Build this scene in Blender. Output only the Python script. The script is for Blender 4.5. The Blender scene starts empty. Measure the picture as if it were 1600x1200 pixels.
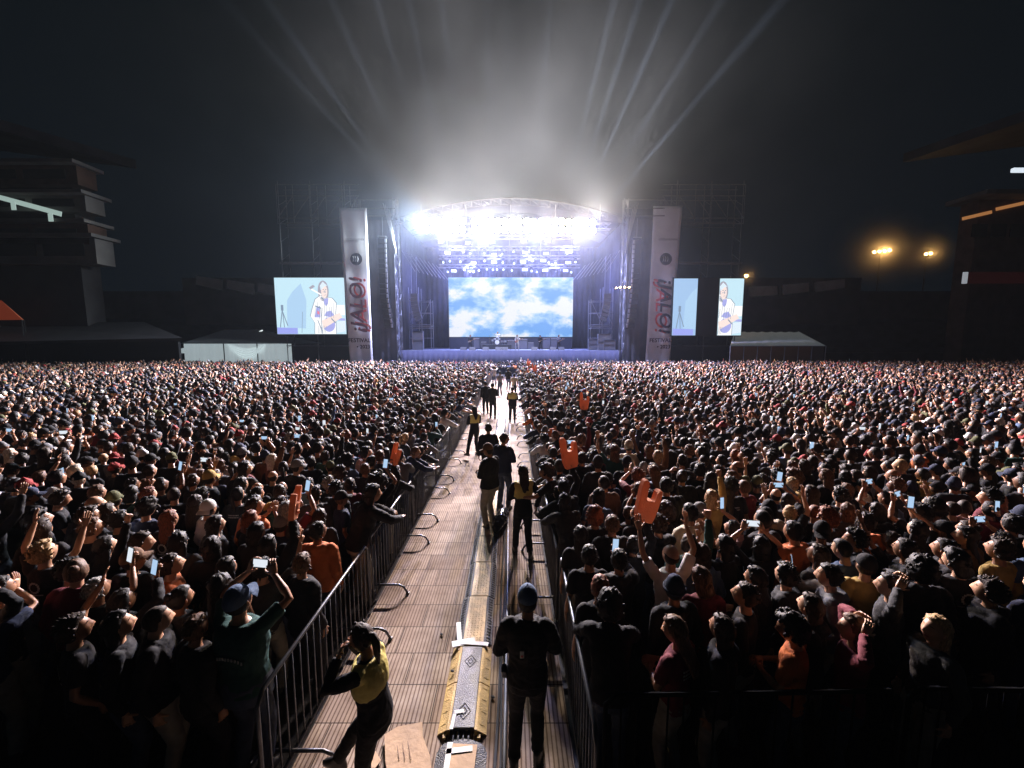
import bpy, bmesh, math, random
import numpy as np
from mathutils import Vector, Matrix, noise, Euler

R = math.radians
PI = math.pi
rnd = random.Random(7)
sc = bpy.context.scene
COL = sc.collection

# ------------------------------------------------------------------ camera
CAMZ = 3.95
PITCH = R(6.3)
F = 620.0                       # focal length in pixels of the 1600 px wide photograph
cam_d = bpy.data.cameras.new('camera')
cam = bpy.data.objects.new('camera', cam_d)
COL.objects.link(cam)
cam.location = (0, 0, CAMZ)
cam.rotation_euler = (PI / 2 - PITCH, 0, 0)
cam_d.sensor_width = 36.0
cam_d.lens = 36.0 * F / 1600.0
cam_d.clip_start = 0.05
cam_d.clip_end = 600
sc.camera = cam

# ------------------------------------------------------------------ world: a night sky, almost black
W = bpy.data.worlds.new("World")
sc.world = W
W.use_nodes = True
bg = W.node_tree.nodes['Background']
bg.inputs[0].default_value = (0.0015, 0.0033, 0.0054, 1)
bg.inputs[1].default_value = 1.0

sc.view_settings.view_transform = 'Standard'
sc.view_settings.look = 'None'
sc.view_settings.exposure = 0.0
sc.view_settings.gamma = 1.0
sc.cycles.use_denoising = True
sc.cycles.max_bounces = 4
sc.cycles.diffuse_bounces = 2
sc.cycles.glossy_bounces = 2
sc.cycles.volume_bounces = 0
sc.cycles.transmission_bounces = 2
sc.cycles.sample_clamp_indirect = 3.0
sc.cycles.caustics_reflective = False
sc.cycles.caustics_refractive = False


def ray(px, py):
    a = (px - 800) / F
    b = (600 - py) / F
    return Vector((a, math.cos(PITCH) + b * math.sin(PITCH), -math.sin(PITCH) + b * math.cos(PITCH)))


def at(px, py, Y):
    d = ray(px, py)
    return Vector((0, 0, CAMZ)) + d * (Y / d.y)


def ground(px, py, z=0.0):
    d = ray(px, py)
    return Vector((0, 0, CAMZ)) + d * ((z - CAMZ) / d.z)


# ------------------------------------------------------------------ lamps that light the place
def spot(name, loc, target, power, color, size, blend=1.0, radius=0.3):
    l = bpy.data.lights.new(name, 'SPOT')
    l.energy = power
    l.color = color
    l.spot_size = R(size)
    l.spot_blend = blend
    l.shadow_soft_size = radius
    o = bpy.data.objects.new(name, l)
    COL.objects.link(o)
    o.location = loc
    o.rotation_euler = (Vector(target) - Vector(loc)).to_track_quat('-Z', 'Y').to_euler()
    return o


def point(name, loc, power, color, radius=0.2):
    l = bpy.data.lights.new(name, 'POINT')
    l.energy = power
    l.color = color
    l.shadow_soft_size = radius
    o = bpy.data.objects.new(name, l)
    COL.objects.link(o)
    o.location = loc
    return o


BLINDERS = [(672, 353), (690, 352), (718, 353), (746, 353), (763, 353), (783, 353), (806, 353),
            (828, 353), (851, 353), (873, 353), (893, 354), (921, 354)]
K_BL = 34000.0
K_SP = 12500.0
K_BEAM = 280000.0
for i, (px, py) in enumerate(BLINDERS):
    p = at(px, py, 45.6)
    if i % 2 == 0:
        spot('blinder_beam', p + Vector((0.0, -0.7, 0)), (p.x * 4.2, 11, 1.0), K_BL * 2, ((0.84, 0.95, 1.0) if i < 1 else (1.0, 0.84, 0.64) if i < 7 else (1.0, 0.74, 0.50)), 125, 1.0, 0.45)
for px in (672, 718, 763, 806, 851, 893, 930):    # the same lamps seen from above: their spill up into the smoke
    p = at(px, 353, 45.6)
    spot('blinder_spill', p + Vector((0, -0.9, 0.2)), (p.x * 1.5, 32.0, 60), K_SP, (1.0, 0.85, 0.68), 145, 1.0, 0.5)
# narrow white beams fanned up into the smoke
for i, (px, tx, ty, pw) in enumerate([(664, 480, 90, 1), (676, 545, 60, .9), (690, 600, 40, 1), (712, 640, 10, 1), (735, 690, 0, .8), (770, 760, 0, .6), (800, 790, 0, .5), (830, 860, 0, .6),
                                      (872, 960, 0, 1.2), (884, 1000, 0, 1.4), (896, 1045, 10, 1.5), (908, 1090, 60, 1.0), (920, 1130, 110, 1), (926, 1060, 190, .8), (668, 530, 200, .8)]):
    p = at(px, 352, 44.6)
    spot('sky_beam', p, at(tx, ty, 43.0), K_BEAM * pw, (0.86, 0.93, 1.0), 2.8, 0.8, 0.08)
# blue washes over the stage and the front rows
for x in (-8, -3, 3, 8):
    spot('blue_wash', (x, 48.5, 13.0), (x * 0.8, 50.5, 2.8), 9000.0, (0.36, 0.42, 1.0), 75, 1.0, 0.2)
for x in (-7, -2.5, 2.5, 7):
    spot('blue_front_wash', (x, 44.7, 16.7), (x * 2.2, 33, 1.6), 80000.0, (0.48, 0.52, 1.0), 110, 1.0, 0.2)
for x, y, z in ((-6.5, 47.6, 14.2), (-2.2, 49.2, 13.2), (2.2, 49.2, 13.2), (6.5, 47.6, 14.2), (-5.5, 51.4, 12.6), (5.5, 51.4, 12.6)):
    point('violet_lamp_glow', (x, y, z), 1500.0, (0.30, 0.32, 1.0), 0.3)
for x in (-5, 0, 5):
    spot('white_stage_key', (x, 46.2, 15.0), (x * 0.7, 48.8, 3.5), 7000.0, (0.92, 0.96, 1.0), 40, 0.8, 0.2)

# ------------------------------------------------------------------ helpers


def tag(o, label=None, cat=None, group=None, kind=None):
    if label: o['label'] = label
    if cat: o['category'] = cat
    if group: o['group'] = group
    if kind: o['kind'] = kind
    return o


def empty(name, loc=(0, 0, 0), rz=0.0):
    o = bpy.data.objects.new(name, None)
    o.empty_display_size = 0.1
    COL.objects.link(o)
    o.location = loc
    o.rotation_euler = (0, 0, rz)
    return o


class MB:
    def __init__(s):
        s.v = []; s.f = []; s.m = []

    def add(s, vs, fs, m=0, mat=None):
        n = len(s.v)
        if mat is not None:
            vs = [mat @ Vector(v) for v in vs]
        s.v.extend([tuple(v) for v in vs])
        for f in fs:
            s.f.append(tuple(i + n for i in f)); s.m.append(m)

    def box(s, c, size, m=0, rot=None, taper=1.0):
        hx, hy, hz = size[0] / 2, size[1] / 2, size[2] / 2
        vs = [Vector((x * hx * (taper if z > 0 else 1), y * hy * (taper if z > 0 else 1), z * hz)) for x in (-1, 1) for y in (-1, 1) for z in (-1, 1)]
        if rot is not None: vs = [rot @ v for v in vs]
        vs = [v + Vector(c) for v in vs]
        s.add(vs, [(0, 1, 3, 2), (4, 6, 7, 5), (0, 4, 5, 1), (2, 3, 7, 6), (0, 2, 6, 4), (1, 5, 7, 3)], m)

    def bbox(s, x0, x1, y0, y1, z0, z1, m=0):
        s.box(((x0 + x1) / 2, (y0 + y1) / 2, (z0 + z1) / 2), (x1 - x0, y1 - y0, z1 - z0), m)

    def bevbox(s, c, size, b, m=0, rot=None):
        hx, hy, hz = size[0] / 2, size[1] / 2, size[2] / 2
        bm = bmesh.new()
        bmesh.ops.create_cube(bm, size=1.0)
        for v in bm.verts: v.co = Vector((v.co.x * size[0], v.co.y * size[1], v.co.z * size[2]))
        bmesh.ops.bevel(bm, geom=bm.edges[:], offset=b, segments=2, profile=0.5, affect='EDGES')
        vs = [v.co.copy() for v in bm.verts]
        bm.verts.index_update()
        fs = [[v.index for v in f.verts] for f in bm.faces]
        bm.free()
        if rot is not None: vs = [rot @ v for v in vs]
        s.add([v + Vector(c) for v in vs], fs, m)

    def tube(s, pts, r, n=8, m=0, caps=True):
        pts = [Vector(p) for p in pts]
        k = len(pts)
        if not isinstance(r, (list, tuple)): r = [r] * k
        t0 = (pts[1] - pts[0]).normalized()
        up = Vector((0, 0, 1)) if abs(t0.z) < 0.9 else Vector((0, 1, 0))
        u = t0.cross(up).normalized()
        vs = []
        for i in range(k):
            a = pts[max(i - 1, 0)]; b = pts[min(i + 1, k - 1)]
            t = (b - a)
            t = t.normalized() if t.length > 1e-9 else t0
            u = (u - t * u.dot(t))
            u = u.normalized() if u.length > 1e-6 else t.orthogonal().normalized()
            w = t.cross(u)
            ra, rb = (r[i] if isinstance(r[i], (tuple, list)) else (r[i], r[i]))
            for j in range(n):
                an = 2 * PI * j / n
                vs.append(pts[i] + u * (math.cos(an) * ra) + w * (math.sin(an) * rb))
        fs = []
        for i in range(k - 1):
            for j in range(n):
                j2 = (j + 1) % n
                fs.append((i * n + j, i * n + j2, (i + 1) * n + j2, (i + 1) * n + j))
        if caps:
            fs.append(tuple(range(n - 1, -1, -1)))
            fs.append(tuple((k - 1) * n + j for j in range(n)))
        s.add(vs, fs, m)

    def loft(s, secs, n=16, m=0, p=2.0):
        """secs: (center, a, b, tilt) elliptical rings, a along X, b along Y (tilted about X)"""
        vs = []; fs = []
        for c, a, b, tl in secs:
            c = Vector(c)
            for j in range(n):
                an = 2 * PI * j / n
                ca, sa = math.cos(an), math.sin(an)
                x = a * math.copysign(abs(ca) ** (2 / p), ca); y = b * math.copysign(abs(sa) ** (2 / p), sa)
                vs.append(c + Vector((x, y * math.cos(tl), y * math.sin(tl))))
        k = len(secs)
        for i in range(k - 1):
            for j in range(n):
                j2 = (j + 1) % n
                fs.append((i * n + j, i * n + j2, (i + 1) * n + j2, (i + 1) * n + j))
        fs.append(tuple(range(n - 1, -1, -1)))
        fs.append(tuple((k - 1) * n + j for j in range(n)))
        s.add(vs, fs, m)

    def ball(s, c, r, nu=12, nv=8, m=0, mat=None, fn=None):
        if not isinstance(r, (tuple, list)): r = (r, r, r)
        vs = []; fs = []
        for i in range(nv + 1):
            th = PI * i / nv
            for j in range(nu):
                ph = 2 * PI * j / nu
                d = Vector((math.sin(th) * math.sin(ph), math.sin(th) * math.cos(ph), math.cos(th)))
                v = fn(d) if fn else Vector((d.x * r[0], d.y * r[1], d.z * r[2]))
                if mat is not None: v = mat @ v
                vs.append(v + Vector(c))
        for i in range(nv):
            for j in range(nu):
                j2 = (j + 1) % nu
                if i == 0: fs.append((j, nu + j, nu + j2))
                elif i == nv - 1: fs.append((i * nu + j, (i + 1) * nu + j, i * nu + j2))
                else: fs.append((i * nu + j, (i + 1) * nu + j, (i + 1) * nu + j2, i * nu + j2))
        s.add(vs, fs, m)

    def prism(s, poly, M, th, m=0, m_side=None):
        """poly: 2D outline (counter clockwise); M: matrix placing x,y plane; extruded th along local z"""
        n = len(poly)
        vs = [M @ Vector((x, y, th)) for x, y in poly] + [M @ Vector((x, y, 0)) for x, y in poly]
        s.add(vs, [tuple(range(n)), tuple(range(2 * n - 1, n - 1, -1))], m)
        nn = len(s.v) - 2 * n
        for i in range(n):
            j = (i + 1) % n
            s.f.append((nn + i, nn + n + i, nn + n + j, nn + j)); s.m.append(m if m_side is None else m_side)

    def mesh(s, name, mats=(), smooth=False):
        me = bpy.data.meshes.new(name)
        me.from_pydata(s.v, [], s.f)
        for mt in mats: me.materials.append(mt)
        if len(mats) > 1 or any(s.m):
            me.polygons.foreach_set('material_index', s.m)
        if smooth: me.polygons.foreach_set('use_smooth', [True] * len(me.polygons))
        me.update()
        return me

    def build(s, name, mats, parent=None, smooth=False, recalc=True):
        if not isinstance(mats, (tuple, list)): mats = (mats,)
        me = s.mesh(name, mats, smooth)
        if recalc:
            bm = bmesh.new(); bm.from_mesh(me)
            bmesh.ops.recalc_face_normals(bm, faces=bm.faces)
            bm.to_mesh(me); bm.free()
        o = bpy.data.objects.new(name, me)
        COL.objects.link(o)
        if parent is not None: o.parent = parent
        return o


_mats = {}


def mat(name, color=(0.2, 0.2, 0.2), rough=0.6, metal=0.0, spec=0.5, bump=0.0, bscale=20.0, var=0.0, vscale=3.0, emit=None, estr=1.0, sample=True):
    if name in _mats: return _mats[name]
    m = bpy.data.materials.new(name)
    m.use_nodes = True
    nt = m.node_tree
    b = nt.nodes['Principled BSDF']
    b.inputs['Base Color'].default_value = (*color, 1)
    b.inputs['Roughness'].default_value = rough
    b.inputs['Metallic'].default_value = metal
    b.inputs['Specular IOR Level'].default_value = spec
    if emit is not None:
        b.inputs['Emission Color'].default_value = (*emit, 1)
        b.inputs['Emission Strength'].default_value = estr
        if not sample: m.cycles.emission_sampling = 'NONE'
    if var > 0 or bump > 0:
        tc = nt.nodes.new('ShaderNodeTexCoord')
    if var > 0:
        nz = nt.nodes.new('ShaderNodeTexNoise'); nz.inputs['Scale'].default_value = vscale
        nz.inputs['Detail'].default_value = 4
        nt.links.new(tc.outputs['Object'], nz.inputs['Vector'])
        cr = nt.nodes.new('ShaderNodeValToRGB')
        cr.color_ramp.elements[0].position = 0.3; cr.color_ramp.elements[1].position = 0.7
        cr.color_ramp.elements[0].color = (*[c * (1 - var) for c in color], 1)
        cr.color_ramp.elements[1].color = (*[min(1, c * (1 + var)) for c in color], 1)
        nt.links.new(nz.outputs['Fac'], cr.inputs['Fac'])
        nt.links.new(cr.outputs['Color'], b.inputs['Base Color'])
    if bump > 0:
        n2 = nt.nodes.new('ShaderNodeTexNoise'); n2.inputs['Scale'].default_value = bscale
        nt.links.new(tc.outputs['Object'], n2.inputs['Vector'])
        bp = nt.nodes.new('ShaderNodeBump'); bp.inputs['Strength'].default_value = bump; bp.inputs['Distance'].default_value = 0.02
        nt.links.new(n2.outputs['Fac'], bp.inputs['Height'])
        nt.links.new(bp.outputs['Normal'], b.inputs['Normal'])
    _mats[name] = m
    return m


black_steel = mat('black_steel', (0.03, 0.032, 0.036), 0.45, 0.6)
galv = mat('galvanised_steel', (0.16, 0.17, 0.19), 0.55, 0.6, var=0.2, vscale=6)
alu = mat('aluminium', (0.34, 0.35, 0.38), 0.45, 0.8)
black_cloth = mat('black_cloth', (0.018, 0.02, 0.026), 0.9, bump=0.3, bscale=3)
scrim = mat('dark_scrim', (0.09, 0.095, 0.115), 0.9, bump=0.3, bscale=2, var=0.3, vscale=0.4)
white_vinyl = mat('white_vinyl', (0.6, 0.62, 0.64), 0.6, var=0.08, vscale=1.0, bump=0.3, bscale=2.0)
concrete = mat('dark_concrete', (0.16, 0.15, 0.145), 0.9, var=0.35, vscale=0.3, bump=0.3, bscale=4)
# ------------------------------------------------------------------ setting
m_ground = mat('ground_dark', (0.035, 0.034, 0.033), 0.85, var=0.4, vscale=0.8, bump=0.4, bscale=12)
mb = MB(); mb.add([(-260, -30, 0), (260, -30, 0), (260, 330, 0), (-260, 330, 0)], [(0, 1, 2, 3)])
tag(mb.build('ground', m_ground, recalc=False), kind='structure')

# air: smoke and drizzle hanging over the whole field
hz = MB(); hz.bbox(-130, 130, -6, 150, -1, 62)
hm = bpy.data.materials.new('smoky_air'); hm.use_nodes = True
nt = hm.node_tree; nt.nodes.remove(nt.nodes['Principled BSDF'])
pv = nt.nodes.new('ShaderNodeVolumePrincipled')
pv.inputs['Color'].default_value = (0.75, 0.88, 1.0, 1)
pv.inputs['Density'].default_value = 0.00012
pv.inputs['Anisotropy'].default_value = 0.4
nt.links.new(pv.outputs[0], nt.nodes['Material Output'].inputs['Volume'])
HAZE = hz.build('haze', hm); tag(HAZE, kind='stuff')

# walkway of grooved floor panels
fl = bpy.data.materials.new('grooved_floor_panels'); fl.use_nodes = True
nt = fl.node_tree; N = nt.nodes; L = nt.links; b = N['Principled BSDF']
tc = N.new('ShaderNodeTexCoord')
mp = N.new('ShaderNodeMapping'); mp.inputs['Scale'].default_value = (1, 1, 1); mp.inputs['Rotation'].default_value = (0, 0, 0)
L.new(tc.outputs['Object'], mp.inputs['Vector'])
br = N.new('ShaderNodeTexBrick'); br.offset = 0.37; br.offset_frequency = 2
br.inputs['Scale'].default_value = 1.0; br.inputs['Brick Width'].default_value = 0.62; br.inputs['Row Height'].default_value = 0.46
br.inputs['Mortar Size'].default_value = 0.006
br.inputs['Color1'].default_value = (0.28, 0.205, 0.155, 1); br.inputs['Color2'].default_value = (0.46, 0.37, 0.295, 1)
br.inputs['Mortar'].default_value = (0.06, 0.045, 0.035, 1)
L.new(mp.outputs[0], br.inputs['Vector'])
wv = N.new('ShaderNodeTexWave'); wv.wave_type = 'BANDS'; wv.bands_direction = 'X'; wv.wave_profile = 'SIN'
wv.inputs['Scale'].default_value = 7.2; wv.inputs['Distortion'].default_value = 0.15
L.new(mp.outputs[0], wv.inputs['Vector'])
cr = N.new('ShaderNodeValToRGB'); cr.color_ramp.elements[0].position = 0.0; cr.color_ramp.elements[0].color = (0.22, 0.15, 0.11, 1)
cr.color_ramp.elements[1].position = 0.45; cr.color_ramp.elements[1].color = (1, 1, 1, 1)
L.new(wv.outputs['Color'], cr.inputs['Fac'])
mx = N.new('ShaderNodeMix'); mx.data_type = 'RGBA'; mx.blend_type = 'MULTIPLY'; mx.inputs['Factor'].default_value = 0.85
L.new(br.outputs['Color'], mx.inputs['A']); L.new(cr.outputs['Color'], mx.inputs['B'])
nz = N.new('ShaderNodeTexNoise'); nz.inputs['Scale'].default_value = 2.2; nz.inputs['Detail'].default_value = 6; nz.inputs['Roughness'].default_value = 0.7
L.new(tc.outputs['Object'], nz.inputs['Vector'])
cr2 = N.new('ShaderNodeValToRGB'); cr2.color_ramp.elements[0].position = 0.32; cr2.color_ramp.elements[0].color = (0.55, 0.5, 0.46, 1)
cr2.color_ramp.elements[1].position = 0.62; cr2.color_ramp.elements[1].color = (1, 1, 1, 1)
L.new(nz.outputs['Fac'], cr2.inputs['Fac'])
mx2 = N.new('ShaderNodeMix'); mx2.data_type = 'RGBA'; mx2.blend_type = 'MULTIPLY'; mx2.inputs['Factor'].default_value = 1.0
L.new(mx.outputs['Result'], mx2.inputs['A']); L.new(cr2.outputs['Color'], mx2.inputs['B'])
L.new(mx2.outputs['Result'], b.inputs['Base Color'])
b.inputs['Roughness'].default_value = 0.85; b.inputs['Specular IOR Level'].default_value = 0.15
bp = N.new('ShaderNodeBump'); bp.inputs['Strength'].default_value = 0.5; bp.inputs['Distance'].default_value = 0.004
L.new(cr.outputs['Color'], bp.inputs['Height']); L.new(bp.outputs[0], b.inputs['Normal'])
WX0, WX1 = -2.03, 0.58
mb = MB(); mb.bbox(WX0, WX1, 1.0, 40.5, 0.004, 0.03)
mb.bbox(-4.0, 3.0, 40.504, 42.6, 0.004, 0.03)
tag(mb.build('path', fl), kind='structure')

# ------------------------------------------------------------------ stage
SX = -0.15                      # stage axis
DECK = 2.8
deck_m = mat('stage_deck', (0.22, 0.24, 0.3), 0.45, var=0.15, vscale=1.5)
skirt_m = mat('blue_grey_skirt', (0.055, 0.058, 0.10), 0.85, bump=0.6, bscale=1.2, var=0.2, vscale=0.5)


def truss(mb, a, b, w=0.5, r=0.03, seg=1.2, m=0, flat=False):
    a = Vector(a); b = Vector(b); d = b - a; Ln = d.length; t = d.normalized()
    up = Vector((0, 0, 1)) if abs(t.z) < 0.9 else Vector((0, 1, 0))
    u = t.cross(up).normalized(); v = u.cross(t).normalized()
    cs = [(-1, -1), (1, -1), (1, 1), (-1, 1)]
    P = [u * (w / 2 * x) + v * (w / 2 * y) for x, y in cs]
    for p in P: mb.tube([a + p, b + p], r, 5, m)
    k = max(1, int(Ln / seg))
    for i in range(k):
        s0 = a + d * (i / k); s1 = a + d * ((i + 1) / k)
        for q in range(4):
            p0, p1 = P[q], P[(q + 1) % 4]
            if i % 2: p0, p1 = p1, p0
            mb.tube([s0 + p0, s1 + p1], r * 0.6, 4, m)


st = empty('stage', (SX, 46, 0))
tag(st, 'big festival stage with arched roof, black side towers and blue lit deck', 'stage')


def sbuild(mb, name, m, parent=st, smooth=False):
    o = mb.build(name, m, None, smooth)
    o.parent = parent
    o.matrix_parent_inverse = Matrix.Translation(-parent.matrix_basis.translation) if parent.parent is None else Matrix()
    return o


mb = MB(); mb.bbox(-12.9, 12.7, 46.0, 60.5, DECK - 0.25, DECK)
sbuild(mb, 'deck', deck_m)
mb = MB()                                         # skirt with folds
pts = []
n = 160
for i in range(n + 1):
    x = -12.9 + 25.6 * i / n
    pts.append((x, 45.9 + 0.05 * math.sin(i * 1.7) + 0.03 * math.sin(i * 0.6)))
vs = []; fs = []
for i, (x, y) in enumerate(pts):
    vs += [(x, y - 0.1 + 0.1, 0.05), (x, 45.94, DECK - 0.02)]
    if i: fs.append((2 * i - 2, 2 * i, 2 * i + 1, 2 * i - 1))
mb.add(vs, fs)
o = sbuild(mb, 'skirt', skirt_m, smooth=True)
sm = o.modifiers.new('thick', 'SOLIDIFY'); sm.thickness = 0.02
# back and side drapes
mb = MB()
vs = []; fs = []
for i in range(241):
    x = -13.0 + 26 * i / 240
    y = 60.2 + 0.12 * math.sin(i * 0.9)
    vs += [(x, y, DECK), (x, y, 17.5)]
    if i: fs.append((2 * i - 2, 2 * i, 2 * i + 1, 2 * i - 1))
mb.add(vs, fs)
for sx in (-1, 1):
    vs = []; fs = []
    for i in range(101):
        y = 47 + 13.2 * i / 100
        x = SX + sx * (12.6 + 0.10 * math.sin(i * 1.1))
        vs += [(x, y, DECK + 0.02), (x, y, 17.2)]
        if i: fs.append((2 * i - 2, 2 * i, 2 * i + 1, 2 * i - 1))
    mb.add(vs, fs)
o = sbuild(mb, 'backdrop', scrim, smooth=True)
sm = o.modifiers.new('thick', 'SOLIDIFY'); sm.thickness = 0.02
# towers left and right of the opening, wrapped in dark cloth
for sx in (-1, 1):
    mb = MB()
    x0 = SX + sx * 13.0; x1 = SX + sx * 16.6
    vs = []; fs = []
    ring = [(x0, 46.0), (x1, 46.0), (x1, 50.0), (x0, 50.0)]
    poly = []
    for k in range(4):
        a, b_ = ring[k], ring[(k + 1) % 4]
        for i in range(14):
            t = i / 14
            nx = a[0] + (b_[0] - a[0]) * t; ny = a[1] + (b_[1] - a[1]) * t
            poly.append((nx + 0.06 * math.sin(i * 2.1 + k), ny + 0.06 * math.sin(i * 2.3 + k)))
    q = len(poly)
    for z in (0.02, 6, 12, 17.3):
        vs += [(x, y, z) for x, y in poly]
    for r_ in range(3):
        for i in range(q):
            j = (i + 1) % q
            fs.append((r_ * q + i, r_ * q + j, (r_ + 1) * q + j, (r_ + 1) * q + i))
    mb.add(vs, fs)
    sbuild(mb, 'tower_cloth', scrim, smooth=True)
    mb = MB()
    truss(mb, (SX + sx * 12.7, 45.7, 0), (SX + sx * 12.7, 45.7, 19.4), 0.5, 0.035, 0.9)
    truss(mb, (SX + sx * 17.0, 45.9, 0), (SX + sx * 17.0, 45.9, 19.4), 0.5, 0.035, 0.9)
    for z in (17.6, 18.4, 19.3):
        mb.tube([(SX + sx * 12.7, 45.6, z), (SX + sx * 17.0, 45.6, z)], 0.05, 6)
    sbuild(mb, 'tower_truss', galv)
    # outer wings: scaffold that carries the side screens
    mb = MB()
    xa, xb = SX + sx * 17.0, SX + sx * 26.2
    for z in (21.2, 20.0, 17.6, 17.0):
        mb.tube([(xa, 46.4, z), (xb, 46.4, z)], 0.05, 6)
        mb.tube([(xa, 48.0, z), (xb, 48.0, z)], 0.04, 5)
    for i in range(5):
        a = xa + (xb - xa) * i / 5; b_ = xa + (xb - xa) * (i + 1) / 5
        mb.tube([(b_, 46.4, 17.6), (a, 46.4, 20.0)], 0.045, 5)
        mb.tube([(b_, 46.4, 17.0), (b_, 46.4, 21.2)], 0.035, 5)
    for x in (SX + sx * 18.6, SX + sx * 22.4, SX + sx * 26.0):
        for y in (46.4, 48.0):
            mb.tube([(x, y, 0), (x, y, 21.6)], 0.05, 6)
        for k in range(10):
            mb.tube([(x, 46.4, 1 + 2 * k), (x, 48.0, 2 + 2 * k)], 0.025, 4)
    for z in (3.3, 12.6):
        mb.tube([(xa, 46.6, z), (xb, 46.6, z)], 0.05, 6)
    mb.bbox(min(xa, xb), max(xa, xb), 46.1, 46.3, 12.55, 12.75)
    sbuild(mb, 'wing_scaffold', galv)
    # dark scrim low on the wing
    mb = MB(); x0, x1 = sorted((SX + sx * 17.3, SX + sx * 25.6))
    mb.bbox(x0, x1, 47.0, 47.1, 0.1, 3.2)
    sbuild(mb, 'wing_skirt', black_cloth)
    # slanted brace rods in the upper corners of the opening
    mb = MB()
    for i in range(9):
        mb.tube([(SX + sx * (12.4 - 0.42 * i), 46.4 + 0.25 * i, 13.1 + 0.06 * i), (SX + sx * (9.9 - 0.36 * i), 46.6 + 0.25 * i, 10.4 - 0.0 * i + 0.3)] if False else
                [(SX + sx * (12.5 - 0.4 * i), 46.8 + 0.5 * i, 14.2 - 0.12 * i), (SX + sx * (11.0 - 0.4 * i), 46.8 + 0.5 * i, 11.8 - 0.05 * i)], 0.035, 5)
    for i in range(4):
        mb.tube([(SX + sx * (14.0 - 0.2 * i), 45.4, 18.9 - 0.2 * i), (SX + sx * 12.75, 45.4, 13.6 + 0.1 * i)], 0.04, 5)
    sbuild(mb, 'brace_rods', alu)
    # inner scaffold frame at the side of the deck
    mb = MB()
    xs = [SX + sx * 9.6, SX + sx * 11.0, SX + sx * 12.2]
    for x in xs:
        for y in (48.2, 49.6):
            mb.tube([(x, y, DECK), (x, y, 8.8 if x == xs[0] else 10.2)], 0.045, 6)
    for z in (4.2, 5.4, 5.8, 7.2, 8.6):
        for y in (48.2, 49.6): mb.tube([(xs[0], y, z), (xs[2], y, z)], 0.035, 5)
    mb.tube([(xs[0], 48.2, 8.6), (xs[1], 48.2, 5.8)], 0.035, 5)
    mb.tube([(xs[1], 48.2, 8.6), (xs[2], 48.2, 5.8)], 0.035, 5)
    mb.bbox(min(xs[0], xs[2]), max(xs[0], xs[2]), 48.3, 49.5, 5.55, 5.62)
    sbuild(mb, 'side_scaffold', alu)
# arched roof
mb = MB()
vs = []; fs = []
K = 24
def roof_z(t, y): return 17.6 + 2.3 * math.cos(t * PI / 2) ** 0.9 + 0.05 * (y - 45)
for i in range(K + 1):
    t = -1 + 2 * i / K
    x = SX + t * 13.2
    for y in (46.9, 53, 61):
        vs.append((x, y, roof_z(t * 0.999, y)))
for i in range(K):
    for j in range(2):
        fs.append((i * 3 + j, (i + 1) * 3 + j, (i + 1) * 3 + j + 1, i * 3 + j + 1))
mb.add(vs, fs)
o = sbuild(mb, 'roof', black_cloth, smooth=True)
sm = o.modifiers.new('thick', 'SOLIDIFY'); sm.thickness = 0.06
mb = MB()
for y in (46.8, 53):
    prev = None
    for i in range(K + 1):
        t = -1 + 2 * i / K
        p = Vector((SX + t * 13.2, y, roof_z(t * 0.999, y) - 0.15)); q = p - Vector((0, 0, 0.7))
        if prev:
            mb.tube([prev[0], p], 0.045, 5); mb.tube([prev[1], q], 0.045, 5); mb.tube([prev[0], q], 0.03, 4)
        mb.tube([p, q], 0.03, 4)
        prev = (p, q)
for i in range(5):
    t = -0.8 + 0.4 * i
    mb.tube([(SX + t * 13.2, 46.8, roof_z(t, 46.8) - 0.3), (SX + t * 13.2, 60, roof_z(t, 60) - 0.3)], 0.05, 5)
sbuild(mb, 'roof_truss', mat('roof_truss_grey', (0.035, 0.036, 0.042), 0.8, 0.1))

# front truss with blinders
p0 = at(645, 353, 45.9); p1 = at(955, 353, 45.9)
fr = MB(); truss(fr, (p0.x, 46.2, p0.z), (p1.x, 46.2, p1.z), 0.6, 0.035, 0.8)
for x in (-10, -5, 0, 5, 10): fr.tube([(SX + x, 46.2, p0.z + 0.3), (SX + x, 46.2, 19)], 0.02, 4)
sbuild(fr, 'front_truss', alu)
ORD = ['first', 'second', 'third', 'fourth', 'fifth', 'sixth', 'seventh', 'eighth', 'ninth', 'tenth', 'eleventh', 'twelfth', 'thirteenth',
       'fourteenth', 'fifteenth', 'sixteenth', 'seventeenth', 'eighteenth', 'nineteenth', 'twentieth', 'twenty-first', 'twenty-second',
       'twenty-third', 'twenty-fourth', 'twenty-fifth', 'twenty-sixth', 'twenty-seventh', 'twenty-eighth', 'twenty-ninth', 'thirtieth'] + \
      ['thirty-' + x for x in ('first', 'second', 'third', 'fourth', 'fifth', 'sixth', 'seventh', 'eighth', 'ninth')] + ['fortieth'] + \
      ['forty-' + x for x in ('first', 'second', 'third', 'fourth', 'fifth', 'sixth', 'seventh', 'eighth', 'ninth')] + ['fiftieth'] + ['fifty-' + x for x in ('first', 'second', 'third', 'fourth', 'fifth')]
bl_em = mat('blinder_glow', (1, 1, 1), emit=(1.0, 0.86, 0.62), estr=60, sample=False)
proto_hous = proto_lens = None
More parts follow.
